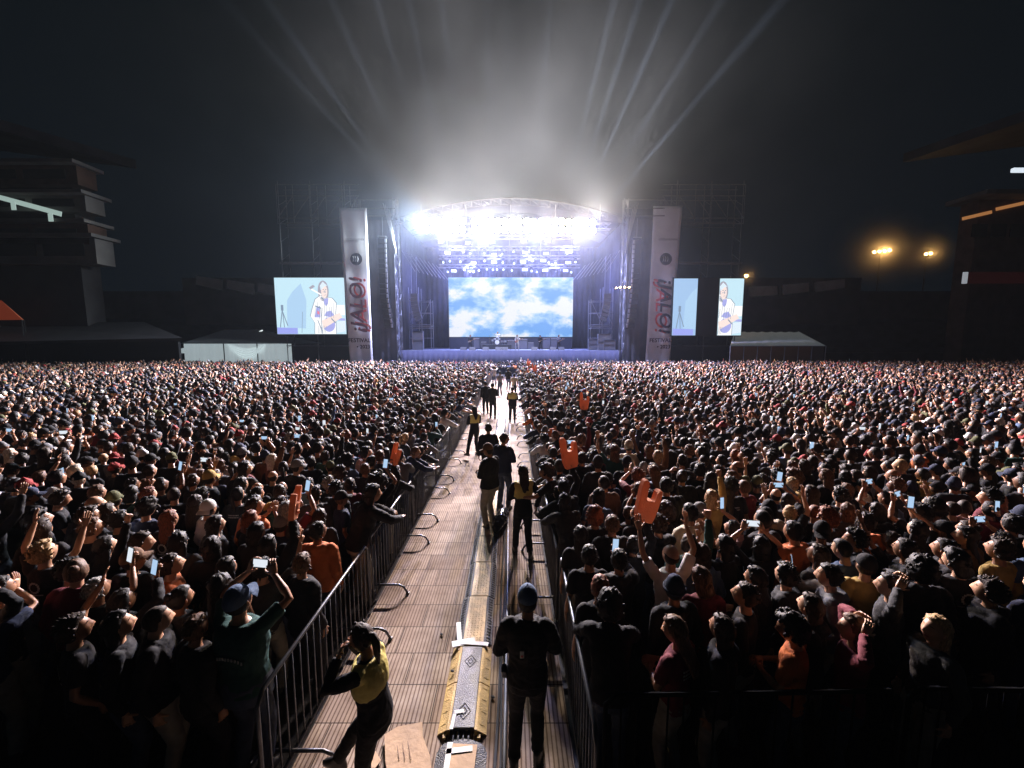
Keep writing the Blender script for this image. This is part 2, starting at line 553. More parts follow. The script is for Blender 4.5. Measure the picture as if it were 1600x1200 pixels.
for i, (px, py) in enumerate(BLINDERS):
    p = at(px, py, 45.6)
    e = empty('blinder_light', p); e.scale = (1.18, 1.0, 1.15)
    tag(e, ('leftmost' if i == 0 else 'rightmost' if i == 11 else ORD[i] + ' from the left') + ' of the warm white blinder lamps blazing along the stage front truss', 'stage lamp', 'blinders along the front truss')
    if proto_hous is None:
        mb = MB(); mb.bevbox((0, 0.1, 0), (1.28, 0.3, 1.5), 0.03)
        for x in (-0.7, 0.7): mb.tube([(x, 0.1, 0), (x, 0.25, 0.75), (x * 0.4, 0.3, 0.95)], 0.03, 6)
        ho = mb.build('housing', black_steel, e)
        lens = MB()
        for x in (-0.3, 0.3):
            for z in (-0.36, 0.36):
                lens.ball((x, -0.07, z), (0.27, 0.07, 0.32), 14, 8)
        le = lens.build('lamp_lens', bl_em, e, smooth=True)
        proto_hous, proto_lens = ho, le
    else:
        for s_ in (proto_hous, proto_lens):
            c = s_.copy(); COL.objects.link(c); c.parent = e

# light trusses deeper in
blue_em = mat('blue_lamp_glow', (0.6, 0.7, 1), emit=(0.50, 0.56, 1.0), estr=2.2, sample=False)
white_em = mat('cool_lamp_glow', (0.8, 0.9, 1), emit=(0.66, 0.80, 1.0), estr=1.8, sample=False)
rows = [(378, 46.8, [(689, 1), (731, 1), (769, 1), (818, 1), (856, 1), (899, 0)], 'top'),
        (395, 48.4, [(699, 1), (725, 0), (734, 0), (757, 0), (772, 1), (785, 0), (803, 0), (820, 1), (826, 0), (853, 1), (887, 0), (890, 1)], 'second'),
        (409, 50.2, [(693, 0), (703, 0), (720, 0), (740, 1), (757, 0), (772, 1), (786, 0), (804, 0), (817, 1), (832, 0), (849, 1), (857, 0), (868, 0), (888, 1), (899, 0)], 'third'),
        (423, 52.0, [(699, 0), (709, 1), (734, 0), (741, 0), (761, 0), (771, 0), (787, 0), (799, 0), (820, 1), (830, 0), (852, 1), (884, 1), (893, 0), (748, 0), (776, 0), (725, 0), (838, 0)], 'lowest')]
pr = {}
for ri, (py, Y, xs, nm) in enumerate(rows):
    a = at(686, py - 7, Y); b_ = at(906, py - 7, Y)
    te = MB(); truss(te, a, b_, 0.4, 0.03, 0.8)
    for x in np.linspace(a.x + 1, b_.x - 1, 5): te.tube([(x, Y, a.z), (x, Y, 18)], 0.015, 4)
    sbuild(te, 'light_truss', alu)
    for i, (px, big) in enumerate(sorted(xs)):
        jit = rnd.uniform(-2.0, 3.0)
        p = at(px, py + jit, Y - 0.1)
        name = 'panel_light' if big else 'moving_head_light'
        e = empty(name, p, rnd.uniform(-0.5, 0.5))
        tag(e, f"{'blue flood panel' if big else 'small blue-white moving spotlight'}, {ORD[i]} lamp from the left on the {nm} inner light truss", 'stage lamp', 'lamps on the inner trusses')
        key = big
        if key not in pr:
            mb = MB()
            if big:
                mb.bevbox((0, 0.1, 0), (0.8, 0.2, 0.44), 0.03); mb.tube([(-0.42, 0.1, 0), (-0.42, 0.1, 0.35), (0.42, 0.1, 0.35), (0.42, 0.1, 0)], 0.02, 5)
                l2 = MB(); l2.bevbox((0, -0.02, 0), (0.66, 0.05, 0.32), 0.02)
                ho = mb.build('housing', black_steel, e); le = l2.build('lamp_lens', blue_em, e)
            else:
                mb.bevbox((0, 0, 0.42), (0.34, 0.3, 0.14), 0.03)
                for x in (-0.17, 0.17): mb.box((x, 0, 0.22), (0.04, 0.12, 0.4))
                mb.tube([(0, 0.16, 0.12), (0, 0.0, 0.06), (0, -0.14, 0.0)], [0.1, 0.13, 0.12], 10)
                l2 = MB(); l2.ball((0, -0.16, 0), (0.12, 0.06, 0.12), 12, 6)
                ho = mb.build('housing', black_steel, e, smooth=False); le = l2.build('lamp_lens', white_em, e, smooth=True)
            pr[key] = (ho, le)
        else:
            for s_ in pr[key]:
                c = s_.copy(); COL.objects.link(c); c.parent = e

# LED wall with a sky of clouds on it
def screen_sky():
    m = bpy.data.materials.new('led_clouds'); m.use_nodes = True
    nt = m.node_tree; N = nt.nodes; L = nt.links
    b = N['Principled BSDF']; b.inputs['Base Color'].default_value = (0.02, 0.02, 0.02, 1); b.inputs['Roughness'].default_value = 0.7
    tc = N.new('ShaderNodeTexCoord')
    nz = N.new('ShaderNodeTexNoise'); nz.inputs['Scale'].default_value = 0.21; nz.inputs['Detail'].default_value = 9; nz.inputs['Roughness'].default_value = 0.58; nz.inputs['Distortion'].default_value = 0.12
    mp = N.new('ShaderNodeMapping'); mp.inputs['Scale'].default_value = (1, 1, 1.7); mp.inputs['Location'].default_value = (3.2, 0, 6.2)
    L.new(tc.outputs['Object'], mp.inputs['Vector']); L.new(mp.outputs[0], nz.inputs['Vector'])
    cr = N.new('ShaderNodeValToRGB')
    e = cr.color_ramp.elements
    e[0].position = 0.42; e[0].color = (0.16, 0.42, 0.86, 1)
    e[1].position = 0.56; e[1].color = (0.95, 0.97, 1, 1)
    x = e.new(0.49); x.color = (0.42, 0.68, 0.97, 1)
    L.new(nz.outputs['Fac'], cr.inputs['Fac'])
    L.new(cr.outputs['Color'], b.inputs['Emission Color'])
    b.inputs['Emission Strength'].default_value = 0.85
    return m
lw = empty('led_wall', (SX, 52.0, 4.4))
tag(lw, 'huge LED wall at the back of the stage showing blue sky with white clouds', 'screen')
mb = MB(); mb.bevbox((0, 0, 3.75), (16.0, 0.12, 7.55), 0.01); mb.build('display', screen_sky(), lw)
mb = MB()
for x in np.linspace(-7.5, 7.5, 9): mb.tube([(x, 0.3, -1.6), (x, 0.3, 8.2)], 0.05, 5)
for z in (0.2, 3.7, 7.4): mb.tube([(-7.9, 0.3, z), (7.9, 0.3, z)], 0.05, 5)
mb.bbox(-7.9, 7.9, 0.1, 0.24, 0.1, 7.45)
mb.build('frame', black_steel, lw)
mb = MB(); mb.bbox(-8.0, 8.0, 0.0, 0.1, -1.58, -0.04); mb.build('drape', black_cloth, lw)

# side screens with a guitarist in close-up
sky_em = mat('screen_pale_cyan', (0, 0, 0), emit=(0.62, 0.88, 1.0), estr=0.95)
def em(name, c, s=1.0): return mat(name, (0, 0, 0), emit=c, estr=s, sample=False)
e_line = em('screen_line', (0.22, 0.30, 0.42)); e_white = em('screen_white', (0.98, 0.97, 0.95), 1.1); e_lav = em('screen_lavender', (0.42, 0.44, 0.85))
e_skin = em('screen_skin', (1.0, 0.82, 0.76), 1.0); e_pale = em('screen_pale_blue', (0.78, 0.9, 1.0), 1.0); e_red = em('screen_red', (0.9, 0.25, 0.35)); e_hair = em('screen_hair', (0.40, 0.38, 0.46)); e_deep = em('screen_box_blue', (0.35, 0.4, 0.9))
PM = Matrix.Rotation(PI / 2, 4, 'X')


def art(parent, W_, H_, ox, clip):
    """the picture on a side screen; x 0..1 and y 0..1, clip = visible x span mapped to this panel"""
    def blob(name, pts, m, lay, line=None):
        P = [((x - clip[0]) * W_, y * H_) for x, y in pts]
        x1 = (clip[1] - clip[0]) * W_
        # clip polygon to 0.03..x1-0.03
        def clipx(P, xc, keep):
            out = []
            for i in range(len(P)):
                a, b = P[i], P[(i + 1) % len(P)]
                ia, ib = keep(a[0]), keep(b[0])
                if ia: out.append(a)
                if ia != ib:
                    t = (xc - a[0]) / (b[0] - a[0]); out.append((xc, a[1] + (b[1] - a[1]) * t))
            return out
        P = clipx(P, 0.02, lambda v: v >= 0.02)
        if len(P) >= 3: P = clipx(P, x1 - 0.02, lambda v: v <= x1 - 0.02)
        if len(P) < 3: return
        mb = MB(); mb.prism([(x + ox, max(0.02, min(H_ - 0.02, y))) for x, y in P], Matrix.Translation((0, -0.06, 0)) @ PM, 0.004 * lay, 0)
        mb.build(name, m, parent)
    def ln(a, b, w, m, lay=3):
        a = Vector((a[0], a[1])); b = Vector((b[0], b[1])); d = (b - a).normalized(); n_ = Vector((-d.y, d.x)) * w
        blob('picture_line', [a + n_, a - n_, b - n_, b + n_][::-1], m, lay)
    blob('picture_shade', [(0.15, 0.12), (0.42, 0.1), (0.45, 0.6), (0.38, 0.9), (0.25, 0.75), (0.17, 0.6)], em('screen_mid_blue', (0.5, 0.74, 1.0), 0.9), 1)
    blob('picture_case', [(0, 0), (0.3, 0), (0.3, 0.11), (0, 0.12)], e_deep, 2)
    ln((0.05, 0.12), (0.09, 0.42), 0.006, e_line); ln((0.16, 0.15), (0.09, 0.42), 0.006, e_line); ln((0.11, 0.12), (0.095, 0.42), 0.005, e_line)
    blob('picture_stand_top', [(0.075, 0.42), (0.11, 0.42), (0.11, 0.52), (0.075, 0.52)], e_line, 3)
    ln((0.36, 0.02), (0.385, 0.4), 0.003, e_line)
    # amplifiers behind
    blob('picture_amp', [(0.86, 0.02), (1, 0.05), (1, 0.24), (0.86, 0.22)], e_pale, 2); blob('picture_amp', [(0.86, 0.34), (1, 0.34), (1, 0.52), (0.86, 0.52)], e_white, 2)
    ln((0.85, 0.27), (1, 0.26), 0.02, e_lav, 2)
    # figure
    fig = [(0.55, 0.0), (0.56, 0.2), (0.5, 0.32), (0.53, 0.45), (0.58, 0.62), (0.66, 0.69), (0.72, 0.66), (0.82, 0.64), (0.88, 0.55), (0.86, 0.36), (0.86, 0.0)]
    blob('picture_outline', [(x + (0.008 if x > 0.7 else -0.008), y + 0.006) for x, y in fig][::-1], e_line, 3)
    blob('picture_shirt', fig[::-1], e_white, 4)
    hd = [(0.70 + 0.078 * math.sin(a), 0.765 + 0.185 * math.cos(a)) for a in np.linspace(0, 2 * PI, 22, endpoint=False)]
    blob('picture_hair', hd[::-1], e_hair, 4)
    hd = [(0.715 + 0.045 * math.sin(a), 0.76 + 0.12 * math.cos(a)) for a in np.linspace(0, 2 * PI, 20, endpoint=False)]
    blob('picture_face', hd[::-1], e_skin, 5)
    blob('picture_fringe', [(0.655, 0.86), (0.70, 0.93), (0.76, 0.86), (0.72, 0.845), (0.665, 0.78)][::-1], e_pale, 6)
    blob('picture_scarf', [(0.70, 0.55), (0.71, 0.63), (0.77, 0.64), (0.76, 0.54), (0.73, 0.5)], e_lav, 5)
    blob('picture_vest', [(0.56, 0.3), (0.59, 0.48), (0.64, 0.5), (0.64, 0.3)], e_lav, 5)
    blob('picture_patch', [(0.60, 0.36), (0.60, 0.42), (0.63, 0.40), (0.63, 0.35)], e_red, 6)
    blob('picture_vest', [(0.70, 0.33), (0.73, 0.4), (0.80, 0.42), (0.84, 0.34), (0.78, 0.3)], e_lav, 5)
    body = [(0.76 + 0.09 * math.sin(a), 0.17 + 0.13 * math.cos(a)) for a in np.linspace(0, 2 * PI, 18, endpoint=False)]
    blob('picture_guitar', body[::-1], e_lav, 5)
    blob('picture_arm', [(0.68, 0.1), (0.66, 0.24), (0.92, 0.38), (0.96, 0.3)], e_skin, 6)
    for k in range(9): ln((0.56 + 0.034 * k, 0.30 + 0.03 * math.sin(k * 2.3)), (0.575 + 0.034 * k, 0.52 + 0.05 * math.sin(k * 1.7)), 0.0022, e_line, 7)
    for k in range(6): ln((0.60 + 0.02 * k, 0.02), (0.61 + 0.022 * k, 0.15), 0.002, e_line, 7)
    ln((0.695, 0.79), (0.71, 0.79), 0.007, e_line, 7); ln((0.73, 0.79), (0.745, 0.79), 0.007, e_line, 7); ln((0.722, 0.78), (0.727, 0.73), 0.003, e_line, 7)
    ln((0.58, 0.5), (0.66, 0.46), 0.01, e_line, 6); ln((0.67, 0.66), (0.70, 0.6), 0.008, e_line, 7); ln((0.69, 0.75), (0.74, 0.75), 0.004, e_line, 7); ln((0.71, 0.69), (0.74, 0.7), 0.003, e_line, 7)
    ln((0.53, 0.8), (0.67, 0.7), 0.012, e_white, 6); ln((0.51, 0.81), (0.57, 0.86), 0.02, e_hair, 6); ln((0.655, 0.0), (0.655, 0.45), 0.004, e_line, 8)
    ln((0.80, 0.28), (0.86, 0.2), 0.008, e_line, 8); ln((0.60, 0.25), (0.66, 0.05), 0.005, e_line, 8)


def screen_frame(e, W_, H_, x0=0.0):
    mb = MB()
    mb.bbox(x0 - 0.12, x0 + W_ + 0.12, 0.08, 0.3, -0.12, H_ + 0.12)
    mb.build('cabinet', black_steel, e)


a = at(434, 522, 45.4); b_ = at(541, 522, 45.4); t_ = at(431, 434, 45.4)
Wd = b_.x - a.x; Hd = t_.z - a.z
e = empty('side_screen', (a.x, 45.4, a.z))
tag(e, 'bright side screen left of the stage showing a guitarist on pale blue', 'screen', 'screens beside the stage')
mb = MB(); mb.bbox(0, Wd, -0.05, 0.07, 0, Hd); mb.build('display', sky_em, e)
screen_frame(e, Wd, Hd); art(e, Wd, Hd, 0, (0, 1))
a = at(1050, 524, 45.0)
e = empty('side_screen', (a.x, 45.0, a.z))
tag(e, 'side screen right of the stage with its dark middle column between two lit strips', 'screen', 'screens beside the stage')
W1 = at(1086, 524, 45.0).x - a.x; X2 = at(1120, 524, 45.0).x - a.x; W2 = at(1157, 524, 45.0).x - a.x - X2
sky2 = mat('screen_soft_blue', (0, 0, 0), emit=(0.45, 0.68, 1.0), estr=0.85)
mb = MB(); mb.bbox(0, W1, -0.05, 0.07, 0, Hd); mb.build('display', sky2, e)
mb = MB(); mb.bbox(X2, X2 + W2, -0.05, 0.07, 0, Hd); mb.build('display', sky_em, e)
mb = MB(); mb.bbox(W1 + 0.01, X2 - 0.01, -0.05, 0.07, 0, Hd); mb.build('dark_display', black_steel, e)
screen_frame(e, X2 + W2, Hd)
full = X2 + W2
art(e, full, Hd, 0, (0, W1 / full)); art(e, full, Hd, X2, (X2 / full, 1.0))


# tall printed banners
def text_mesh(txt, size, depth=0.01, bold=0.0, shear=0.0, align='CENTER'):
    cu = bpy.data.curves.new('t', 'FONT'); cu.body = txt; cu.size = size; cu.extrude = depth; cu.offset = bold; cu.shear = shear
    cu.align_x = align; cu.align_y = 'CENTER'; cu.resolution_u = 3
    o = bpy.data.objects.new('t', cu); COL.objects.link(o)
    bpy.context.view_layer.update()
    me = bpy.data.meshes.new_from_object(o.evaluated_get(bpy.context.evaluated_depsgraph_get()))
    bpy.data.objects.remove(o)
    return me


def put_text(parent, name, txt, size, M, m, bold=0.0, shear=0.0):
    me = text_mesh(txt, size, 0.01, bold, shear); me.materials.clear(); me.materials.append(m)
    o = bpy.data.objects.new(name, me); COL.objects.link(o); o.parent = parent; o.matrix_basis = M
    return o


ink = mat('dark_print', (0.035, 0.03, 0.045), 0.7); maroon = mat('maroon_print', (0.13, 0.05, 0.07), 0.7); red_ink = mat('red_print', (0.55, 0.09, 0.08), 0.7); grey_ink = mat('grey_print', (0.33, 0.33, 0.36), 0.7)
for side, (xt0, xt1, yt, xb0, xb1) in enumerate([(530, 573, 325, 545, 580), (1021, 1066, 322, 1011, 1052)]):
    YB = 45.2 if side == 0 else 45.6
    tl = at(xt0, yt, YB); tr = at(xt1, yt, YB)
    e = empty('stage_banner', ((tl.x + tr.x) / 2, YB, 0))
    tag(e, ('left' if side == 0 else 'right') + ' tall white festival banner hanging beside the stage, partly ' + ('next to the whole side screen' if side == 0 else 'behind the split side screen'), 'banner', 'festival banners flanking the stage')
    w = tr.x - tl.x; h = tl.z
    mb = MB(); vs = []; fs = []
    nx, nz_ = 10, 40
    drift = (0.0, 0.0)
    for k in range(nz_ + 1):
        for i in range(nx + 1):
            u = i / nx - 0.5; v = k / nz_
            z = 0.6 + v * (h - 0.6)
            x = u * w * (1 - 0.14 * (1 - v)) + (-0.5 if side else 0.25) * (1 - v) ** 1.2
            vs.append((x, 0.015 * math.sin(u * 9 + v * 5) + 0.02 * math.sin(v * 23 + u * 2), z))
    for k in range(nz_):
        for i in range(nx):
            q = k * (nx + 1) + i
            fs.append((q, q + 1, q + nx + 2, q + nx + 1))
    mb.add(vs, fs)
    o = mb.build('banner_cloth', mat('banner_white', (0.8, 0.8, 0.82), 0.8, var=0.06, vscale=0.8), e, smooth=True)
    sm = o.modifiers.new('thick', 'SOLIDIFY'); sm.thickness = 0.02
    rotm = PM
    yf = -0.08
    def zpx(py): return at(800, py, YB).z
    def M_(x, z, ang=0, s=1): return Matrix.Translation((x, yf, z)) @ PM @ Matrix.Rotation(ang, 4, 'Z')
    ox = 0.0
    put_text(e, 'sponsor_text', 'citibanamex', 0.44, M_(0.1 if side == 0 else 0.15, zpx(374)), grey_ink)
    z0 = zpx(405)
    mb = MB(); mb.prism([(0.66 * math.cos(t), 0.66 * math.sin(t)) for t in np.linspace(0, 2 * PI, 28, endpoint=False)], M_(0.15 if side == 0 else 0.0, z0), 0.012)
    mb.build('round_logo', ink, e)
    for k in range(3):
        mb = MB(); c = Vector((0.15 if side == 0 else 0.0, yf - 0.03, z0))
        mb.tube([c + Vector(((k - 1) * 0.24 - 0.12 + 0.1 * math.sin(s_ * 3.0), 0, -0.28 + s_ * 0.56)) for s_ in np.linspace(0, 1, 7)], 0.035, 5)
        mb.build('logo_stroke', grey_ink, e)
    ang = PI / 2 if side == 0 else -PI / 2
    zc = zpx(478)
    dx = 0.1 if side == 0 else 0.05
    sh = 0.18
    me = put_text(e, 'title_text', '\u00a1JALO!', 2.15, M_(dx + (0.38 if side == 0 else -0.38), zc + 0.05, ang), red_ink, 0.02, sh); me.scale = (1.02, 0.9, 1)
    me = put_text(e, 'title_text', '\u00a1JALO!', 2.15, Matrix.Translation((0, -0.03, 0)) @ M_(dx - (0.05 if side == 0 else -0.15), zc, ang), maroon if side == 0 else ink, 0.03, sh); me.scale = (1.02, 0.95, 1)
    put_text(e, 'festival_text', 'FESTIVAL', 0.62, M_(0.12 if side == 0 else -0.25, zpx(532)), ink, 0.008)
    put_text(e, 'year_text', '\u2022 2023', 0.58, M_(0.55 if side == 0 else 0.15, zpx(542)), ink, 0.008)
    mb = MB(); mb.tube([(-w / 2 - 0.1, 0.05, h), (w / 2 + 0.1, 0.05, h)], 0.05, 6)
    mb.build('banner_rail', galv, e)

# hanging line arrays
grille = mat('speaker_grille', (0.32, 0.33, 0.38), 0.5, 0.3, bump=0.3, bscale=60)
for side, pts_ in enumerate([[(597, 376), (598, 420), (600, 465), (607, 509)], [(996, 378), (994, 420), (991, 465), (985, 509)]]):
    Y0 = 45.3
    P = [at(x, y, Y0) for x, y in pts_]
    e = empty('line_array', P[0])
    tag(e, ('left' if side == 0 else 'right') + ' curved column of loudspeakers hanging in front of the stage tower cloth', 'loudspeaker', 'hanging loudspeaker columns')
    nb = 18
    for i in range(nb):
        t = i / (nb - 1) * 3; k = min(2, int(t)); f_ = t - k
        c = P[k].lerp(P[k + 1], f_); d = (P[k + 1] - P[k]).normalized()
        tilt = -0.02 - 0.02 * i
        rot = Matrix.Rotation(0.015 * i, 3, 'X')
        mb = MB(); mb.bevbox(c - P[0] + Vector((0.0, 0.35, 0)), (0.95, 0.6, 0.52), 0.02, rot=rot); bx = mb.build('speaker_box', black_steel, e)
        mb = MB()
        mb.bevbox(c - P[0] + Vector((0.36 if side == 0 else -0.36, 0.03, 0)), (0.2, 0.06, 0.42), 0.015, rot=rot); mb.build('grille', grille, bx)
    mb = MB(); mb.box((0, 0.3, 0.45), (0.9, 0.7, 0.12))
    mb.tube([(0, 0.3, 0.5), (0, 0.3, 2.6)], 0.02, 4); mb.build('rigging', alu, e)
for sx in (-1, 1):                                # side-fill arrays inside the opening
    e = empty('side_fill_speaker', (SX + sx * 11.4, 47.8, 9.2))
    tag(e, f"short hanging speaker stack inside the stage opening near its {'left' if sx < 0 else 'right'} scaffold", 'loudspeaker', 'hanging side fill speakers')
    for i in range(7):
        mb = MB(); mb.bevbox((sx * (0.02 * i * i * -0.6), 0, -0.45 * i), (0.85, 0.6, 0.42), 0.02, rot=Matrix.Rotation(sx * 0.07 * i, 3, 'Y')); mb.build('speaker_box', mat('speaker_box_grey', (0.1, 0.1, 0.12), 0.5), e)
    mb = MB(); mb.tube([(-0.3, 0, 0.2), (-0.3, 0, 4.5)], 0.025, 4); mb.tube([(0.3, 0, 0.2), (0.3, 0, 4.5)], 0.025, 4); mb.build('rigging', alu, e)
    mb = MB(); mb.bbox(-0.1, 0.1, -0.1, 0.1, 0, 0)
# ------------------------------------------------------------------ stadium around the field
warm_strip = mat('warm_lit_strip', (0.2, 0.1, 0.05), emit=(1.0, 0.42, 0.14), estr=0.32, sample=False)
cool_strip = mat('cool_lit_strip', (0.2, 0.2, 0.2), emit=(0.75, 1.0, 0.92), estr=0.4, sample=False)
dark_open = mat('dark_opening', (0.006, 0.007, 0.009), 0.9)
pale_panel = mat('pale_wall_panel', (0.7, 0.66, 0.66), 0.8, var=0.15, vscale=0.6)
brickish = mat('brown_wall', (0.10, 0.055, 0.04), 0.9, var=0.3, vscale=0.8, bump=0.3, bscale=6)
roofm = mat('grandstand_roof', (0.05, 0.05, 0.055), 0.7, var=0.3, vscale=0.3)


def gmesh(e, name, mb, m, smooth=False):
    o = mb.build(name, m, e, smooth)
    return o


# left press building: storeys stepping towards the field
def at_side(px, py, X):
    d = ray(px, py); return Vector((0, 0, CAMZ)) + d * (X / d.x)


e = empty('stadium_building', (-50, 44, 0)); e0 = Vector((-50, 44, 0))
tag(e, 'dark stadium building on the left with stacked box balconies, one storey lit white', 'building')
for k, (py0, py1, x1) in enumerate([(258, 288, 122), (305, 330, 135), (350, 382, 140), (372, 412, 152)]):
    a = at(x1, py1, 44); b_ = at(x1, py0, 44)
    mb = MB(); X1 = a.x; mb.bbox(-95 - e0.x, X1 - e0.x, 0, 2.0, a.z, b_.z)
    gmesh(e, 'storey', mb, concrete if k % 2 else brickish)
    n_ = 3
    for j in range(n_):
        xs1 = X1 - 1.2 - j * 5.2; mb = MB(); mb.bbox(xs1 - 4.4 - e0.x, xs1 - e0.x, -0.05, 0.2, a.z + (b_.z - a.z) * 0.3, b_.z - (b_.z - a.z) * 0.22)
        gmesh(e, 'opening', mb, dark_open)
    mb = MB(); mb.bbox(-95 - e0.x, X1 + 0.5 - e0.x, -0.8, 2.4, b_.z, b_.z + 0.35); gmesh(e, 'slab', mb, concrete)
a = at(112, 412, 44); b_ = at(112, 262, 44); mb = MB(); mb.bbox(-95 - e0.x, a.x - e0.x, 0.9, 3.0, 0, b_.z); gmesh(e, 'core_wall', mb, mat('core_wall_dark', (0.03, 0.028, 0.03), 0.9, var=0.3, vscale=0.4))
a = at(94, 331, 43.0); b_ = at(-20, 300, 43.0)
mb = MB(); mb.box(((a.x + b_.x) / 2 - e0.x, 43.2 - 44, (a.z + b_.z) / 2 - 0.2), (abs(a.x - b_.x), 0.1, 0.5), rot=Matrix.Rotation(math.atan2(a.z - b_.z, a.x - b_.x), 3, 'Y').inverted() if False else Matrix.Rotation(-math.atan2(a.z - b_.z, a.x - b_.x), 3, 'Y'))
gmesh(e, 'lit_ceiling_strip', mb, cool_strip)
for px, py in ((22, 322), (80, 340)):
    c = at(px, py, 42.95); mb = MB(); mb.box((c.x - e0.x, -1.1, c.z), (0.45, 0.08, 0.8)); gmesh(e, 'lit_pillar', mb, cool_strip)
# cantilever roofs
for side, (p0, p1, p2) in enumerate([((-120, 150), (-10, 172), (212, 250)), ((1720, 130), (1605, 172), (1412, 240))]):
    e = empty('grandstand_roof', at(p2[0], p2[1], 60))
    tag(e, f"dark cantilevered grandstand roof rising out of view at the {'left' if side == 0 else 'right'}", 'roof', 'cantilevered grandstand roofs')
    A = at(p0[0], p0[1], 30 if False else 46); B_ = at(p2[0], p2[1], 66)
    o = e.location
    mb = MB()
    out = Vector((-1 if side == 0 else 1, 0, 0))
    for k in range(12):
        q0 = A.lerp(B_, k / 12); q1 = A.lerp(B_, (k + 1) / 12)
        mb.add([q0 - o, q1 - o, q1 - o + out * 26 + Vector((0, 0, 3)), q0 - o + out * 26 + Vector((0, 0, 3)), q0 - o - Vector((0, 0, 1.3)), q1 - o - Vector((0, 0, 1.3)), q1 - o + out * 26 + Vector((0, 0, 2)), q0 - o + out * 26 + Vector((0, 0, 2))],
               [(0, 1, 2, 3), (4, 7, 6, 5), (0, 4, 5, 1), (2, 6, 7, 3), (1, 5, 6, 2), (0, 3, 7, 4)])
    gmesh(e, 'roof_slab', mb, mat('roof_edge_grey', (0.06, 0.06, 0.066), 0.8, var=0.3, vscale=0.3))
    mb = MB()
    mb.tube([A - o + out * 3 - Vector((0, 0, 1.2)), A - o + out * 6 - Vector((0, 0, A.z - 0.1))], 0.5, 8)
    gmesh(e, 'roof_post', mb, roofm)
# right building
e = empty('stadium_building', (55, 50, 0)); e0 = e.location.copy()
tag(e, 'brown stadium building on the right with a warm lit row of eaves windows', 'building')
a = at(1500, 560, 50); b_ = at(1500, 312, 50)
mb = MB(); mb.bbox(a.x - e0.x, 40, 0, 2, 0, b_.z); gmesh(e, 'wall', mb, brickish)
mb = MB(); mb.bbox(a.x - 1.5 - e0.x, 41, -2, 2.5, b_.z, b_.z + 0.5); gmesh(e, 'roof_edge', mb, concrete)
for (x0, x1, y0, y1) in [(1503, 1550, 342, 331), (1556, 1605, 327, 316)]:
    p = at(x0, y0, 49.8); q = at(x1, y1, 49.8)
    mb = MB(); mb.box(((p.x + q.x) / 2 - e0.x, -0.2, (p.z + q.z) / 2), ((q.x - p.x), 0.1, 0.38), rot=Matrix.Rotation(-math.atan2(q.z - p.z, q.x - p.x), 3, 'Y')); gmesh(e, 'lit_window', mb, warm_strip)
for k in range(4):
    p = at(1520 + k * 30, 362, 49.85); mb = MB(); mb.bbox(p.x - e0.x, p.x + 1.7 - e0.x, -0.18, 0.0, p.z - 0.6, p.z + 0.9); gmesh(e, 'opening', mb, dark_open)
p = at(1592, 266, 49); mb = MB(); mb.bevbox((p.x - e0.x, -1, p.z), (1.6, 0.4, 0.5), 0.1); gmesh(e, 'lamp', mb, mat('dim_white_lamp', (1, 1, 1), emit=(0.8, 0.9, 1), estr=0.9, sample=False))
e = empty('advertising_board', at(1511, 443, 48)); e0 = e.location.copy()
tag(e, 'dim red board with a white lit end on the right stadium front', 'board')
q = at(1620, 425, 48); mb = MB(); mb.bbox(0, q.x - e0.x, 0, 0.2, 0, q.z - e0.z); gmesh(e, 'panel', mb, mat('dim_red_board', (0.07, 0.012, 0.012), 0.6, emit=(0.5, 0.05, 0.04), estr=0.015, sample=False))
mb = MB(); mb.bbox(-0.45, -0.02, -0.02, 0.2, 0, q.z - e0.z); gmesh(e, 'lit_end', mb, mat('board_lit_end', (1, 1, 1), emit=(0.85, 0.92, 1), estr=0.3, sample=False))
# seating banks behind the stage level
seat_m = mat('seating_bank', (0.035, 0.033, 0.04), 0.9, var=0.4, vscale=0.5)
for side in (-1, 1):
    e = empty('grandstand', (side * 62, 62, 0))
    tag(e, f"unlit stepped grandstand behind the crowd on the {'left' if side < 0 else 'right'}", 'grandstand', 'grandstands')
    mb = MB()
    for k in range(9):
        y0 = 0 + k * 1.6
        x0 = -40 if side < 0 else -34; x1 = 36 if side < 0 else 60
        mb.bbox(x0, x1, y0, y0 + 1.58, 0, 2.0 + k * 0.75)
    gmesh(e, 'seating_step', mb, seat_m)
    mb = MB(); mb.bbox(-40 if side < 0 else -36, 38 if side < 0 else 60, 15, 15.6, 0, 13.2); gmesh(e, 'rear_wall', mb, mat('rear_wall', (0.05, 0.04, 0.045), 0.9, var=0.3, vscale=0.4))
for side, spans in enumerate([[(308, 348, 431, 452), (356, 398, 437, 459), (404, 440, 442, 463)], [(1170, 1213, 462, 447), (1222, 1262, 459, 442), (1272, 1318, 455, 436)]]):
    e = empty('outfield_wall', at(spans[0][0], 470, 70)); e0 = e.location.copy()
    tag(e, f"row of three pale panels along the dark stadium wall {'left' if side == 0 else 'right'} of the stage", 'wall', 'panelled outfield walls')
    for (x0, x1, ya, yb) in spans:
        if side == 0: c = [at(x0, ya + 14, 70), at(x1, yb + 2, 70), at(x1, yb - 15, 70), at(x0, ya, 70)]
        else: c = [at(x0, ya + 2, 70), at(x1, yb + 14, 70), at(x1, yb, 70), at(x0, ya - 14, 70)]
        mb = MB(); mb.prism([((p - e0).x, (p - e0).z) for p in c], PM, 0.3); gmesh(e, 'panel', mb, pale_panel)
    x0, x1 = spans[0][0] - 20, spans[-1][1] + 30
    p = at(x0, 480, 70.6) - e0; q = at(x1, 420, 70.6) - e0
    mb = MB(); mb.bbox(p.x, q.x, p.y, p.y + 0.5, -4, 4.0); gmesh(e, 'wall', mb, mat('outfield_wall_dark', (0.06, 0.045, 0.045), 0.9, var=0.3, vscale=0.4))
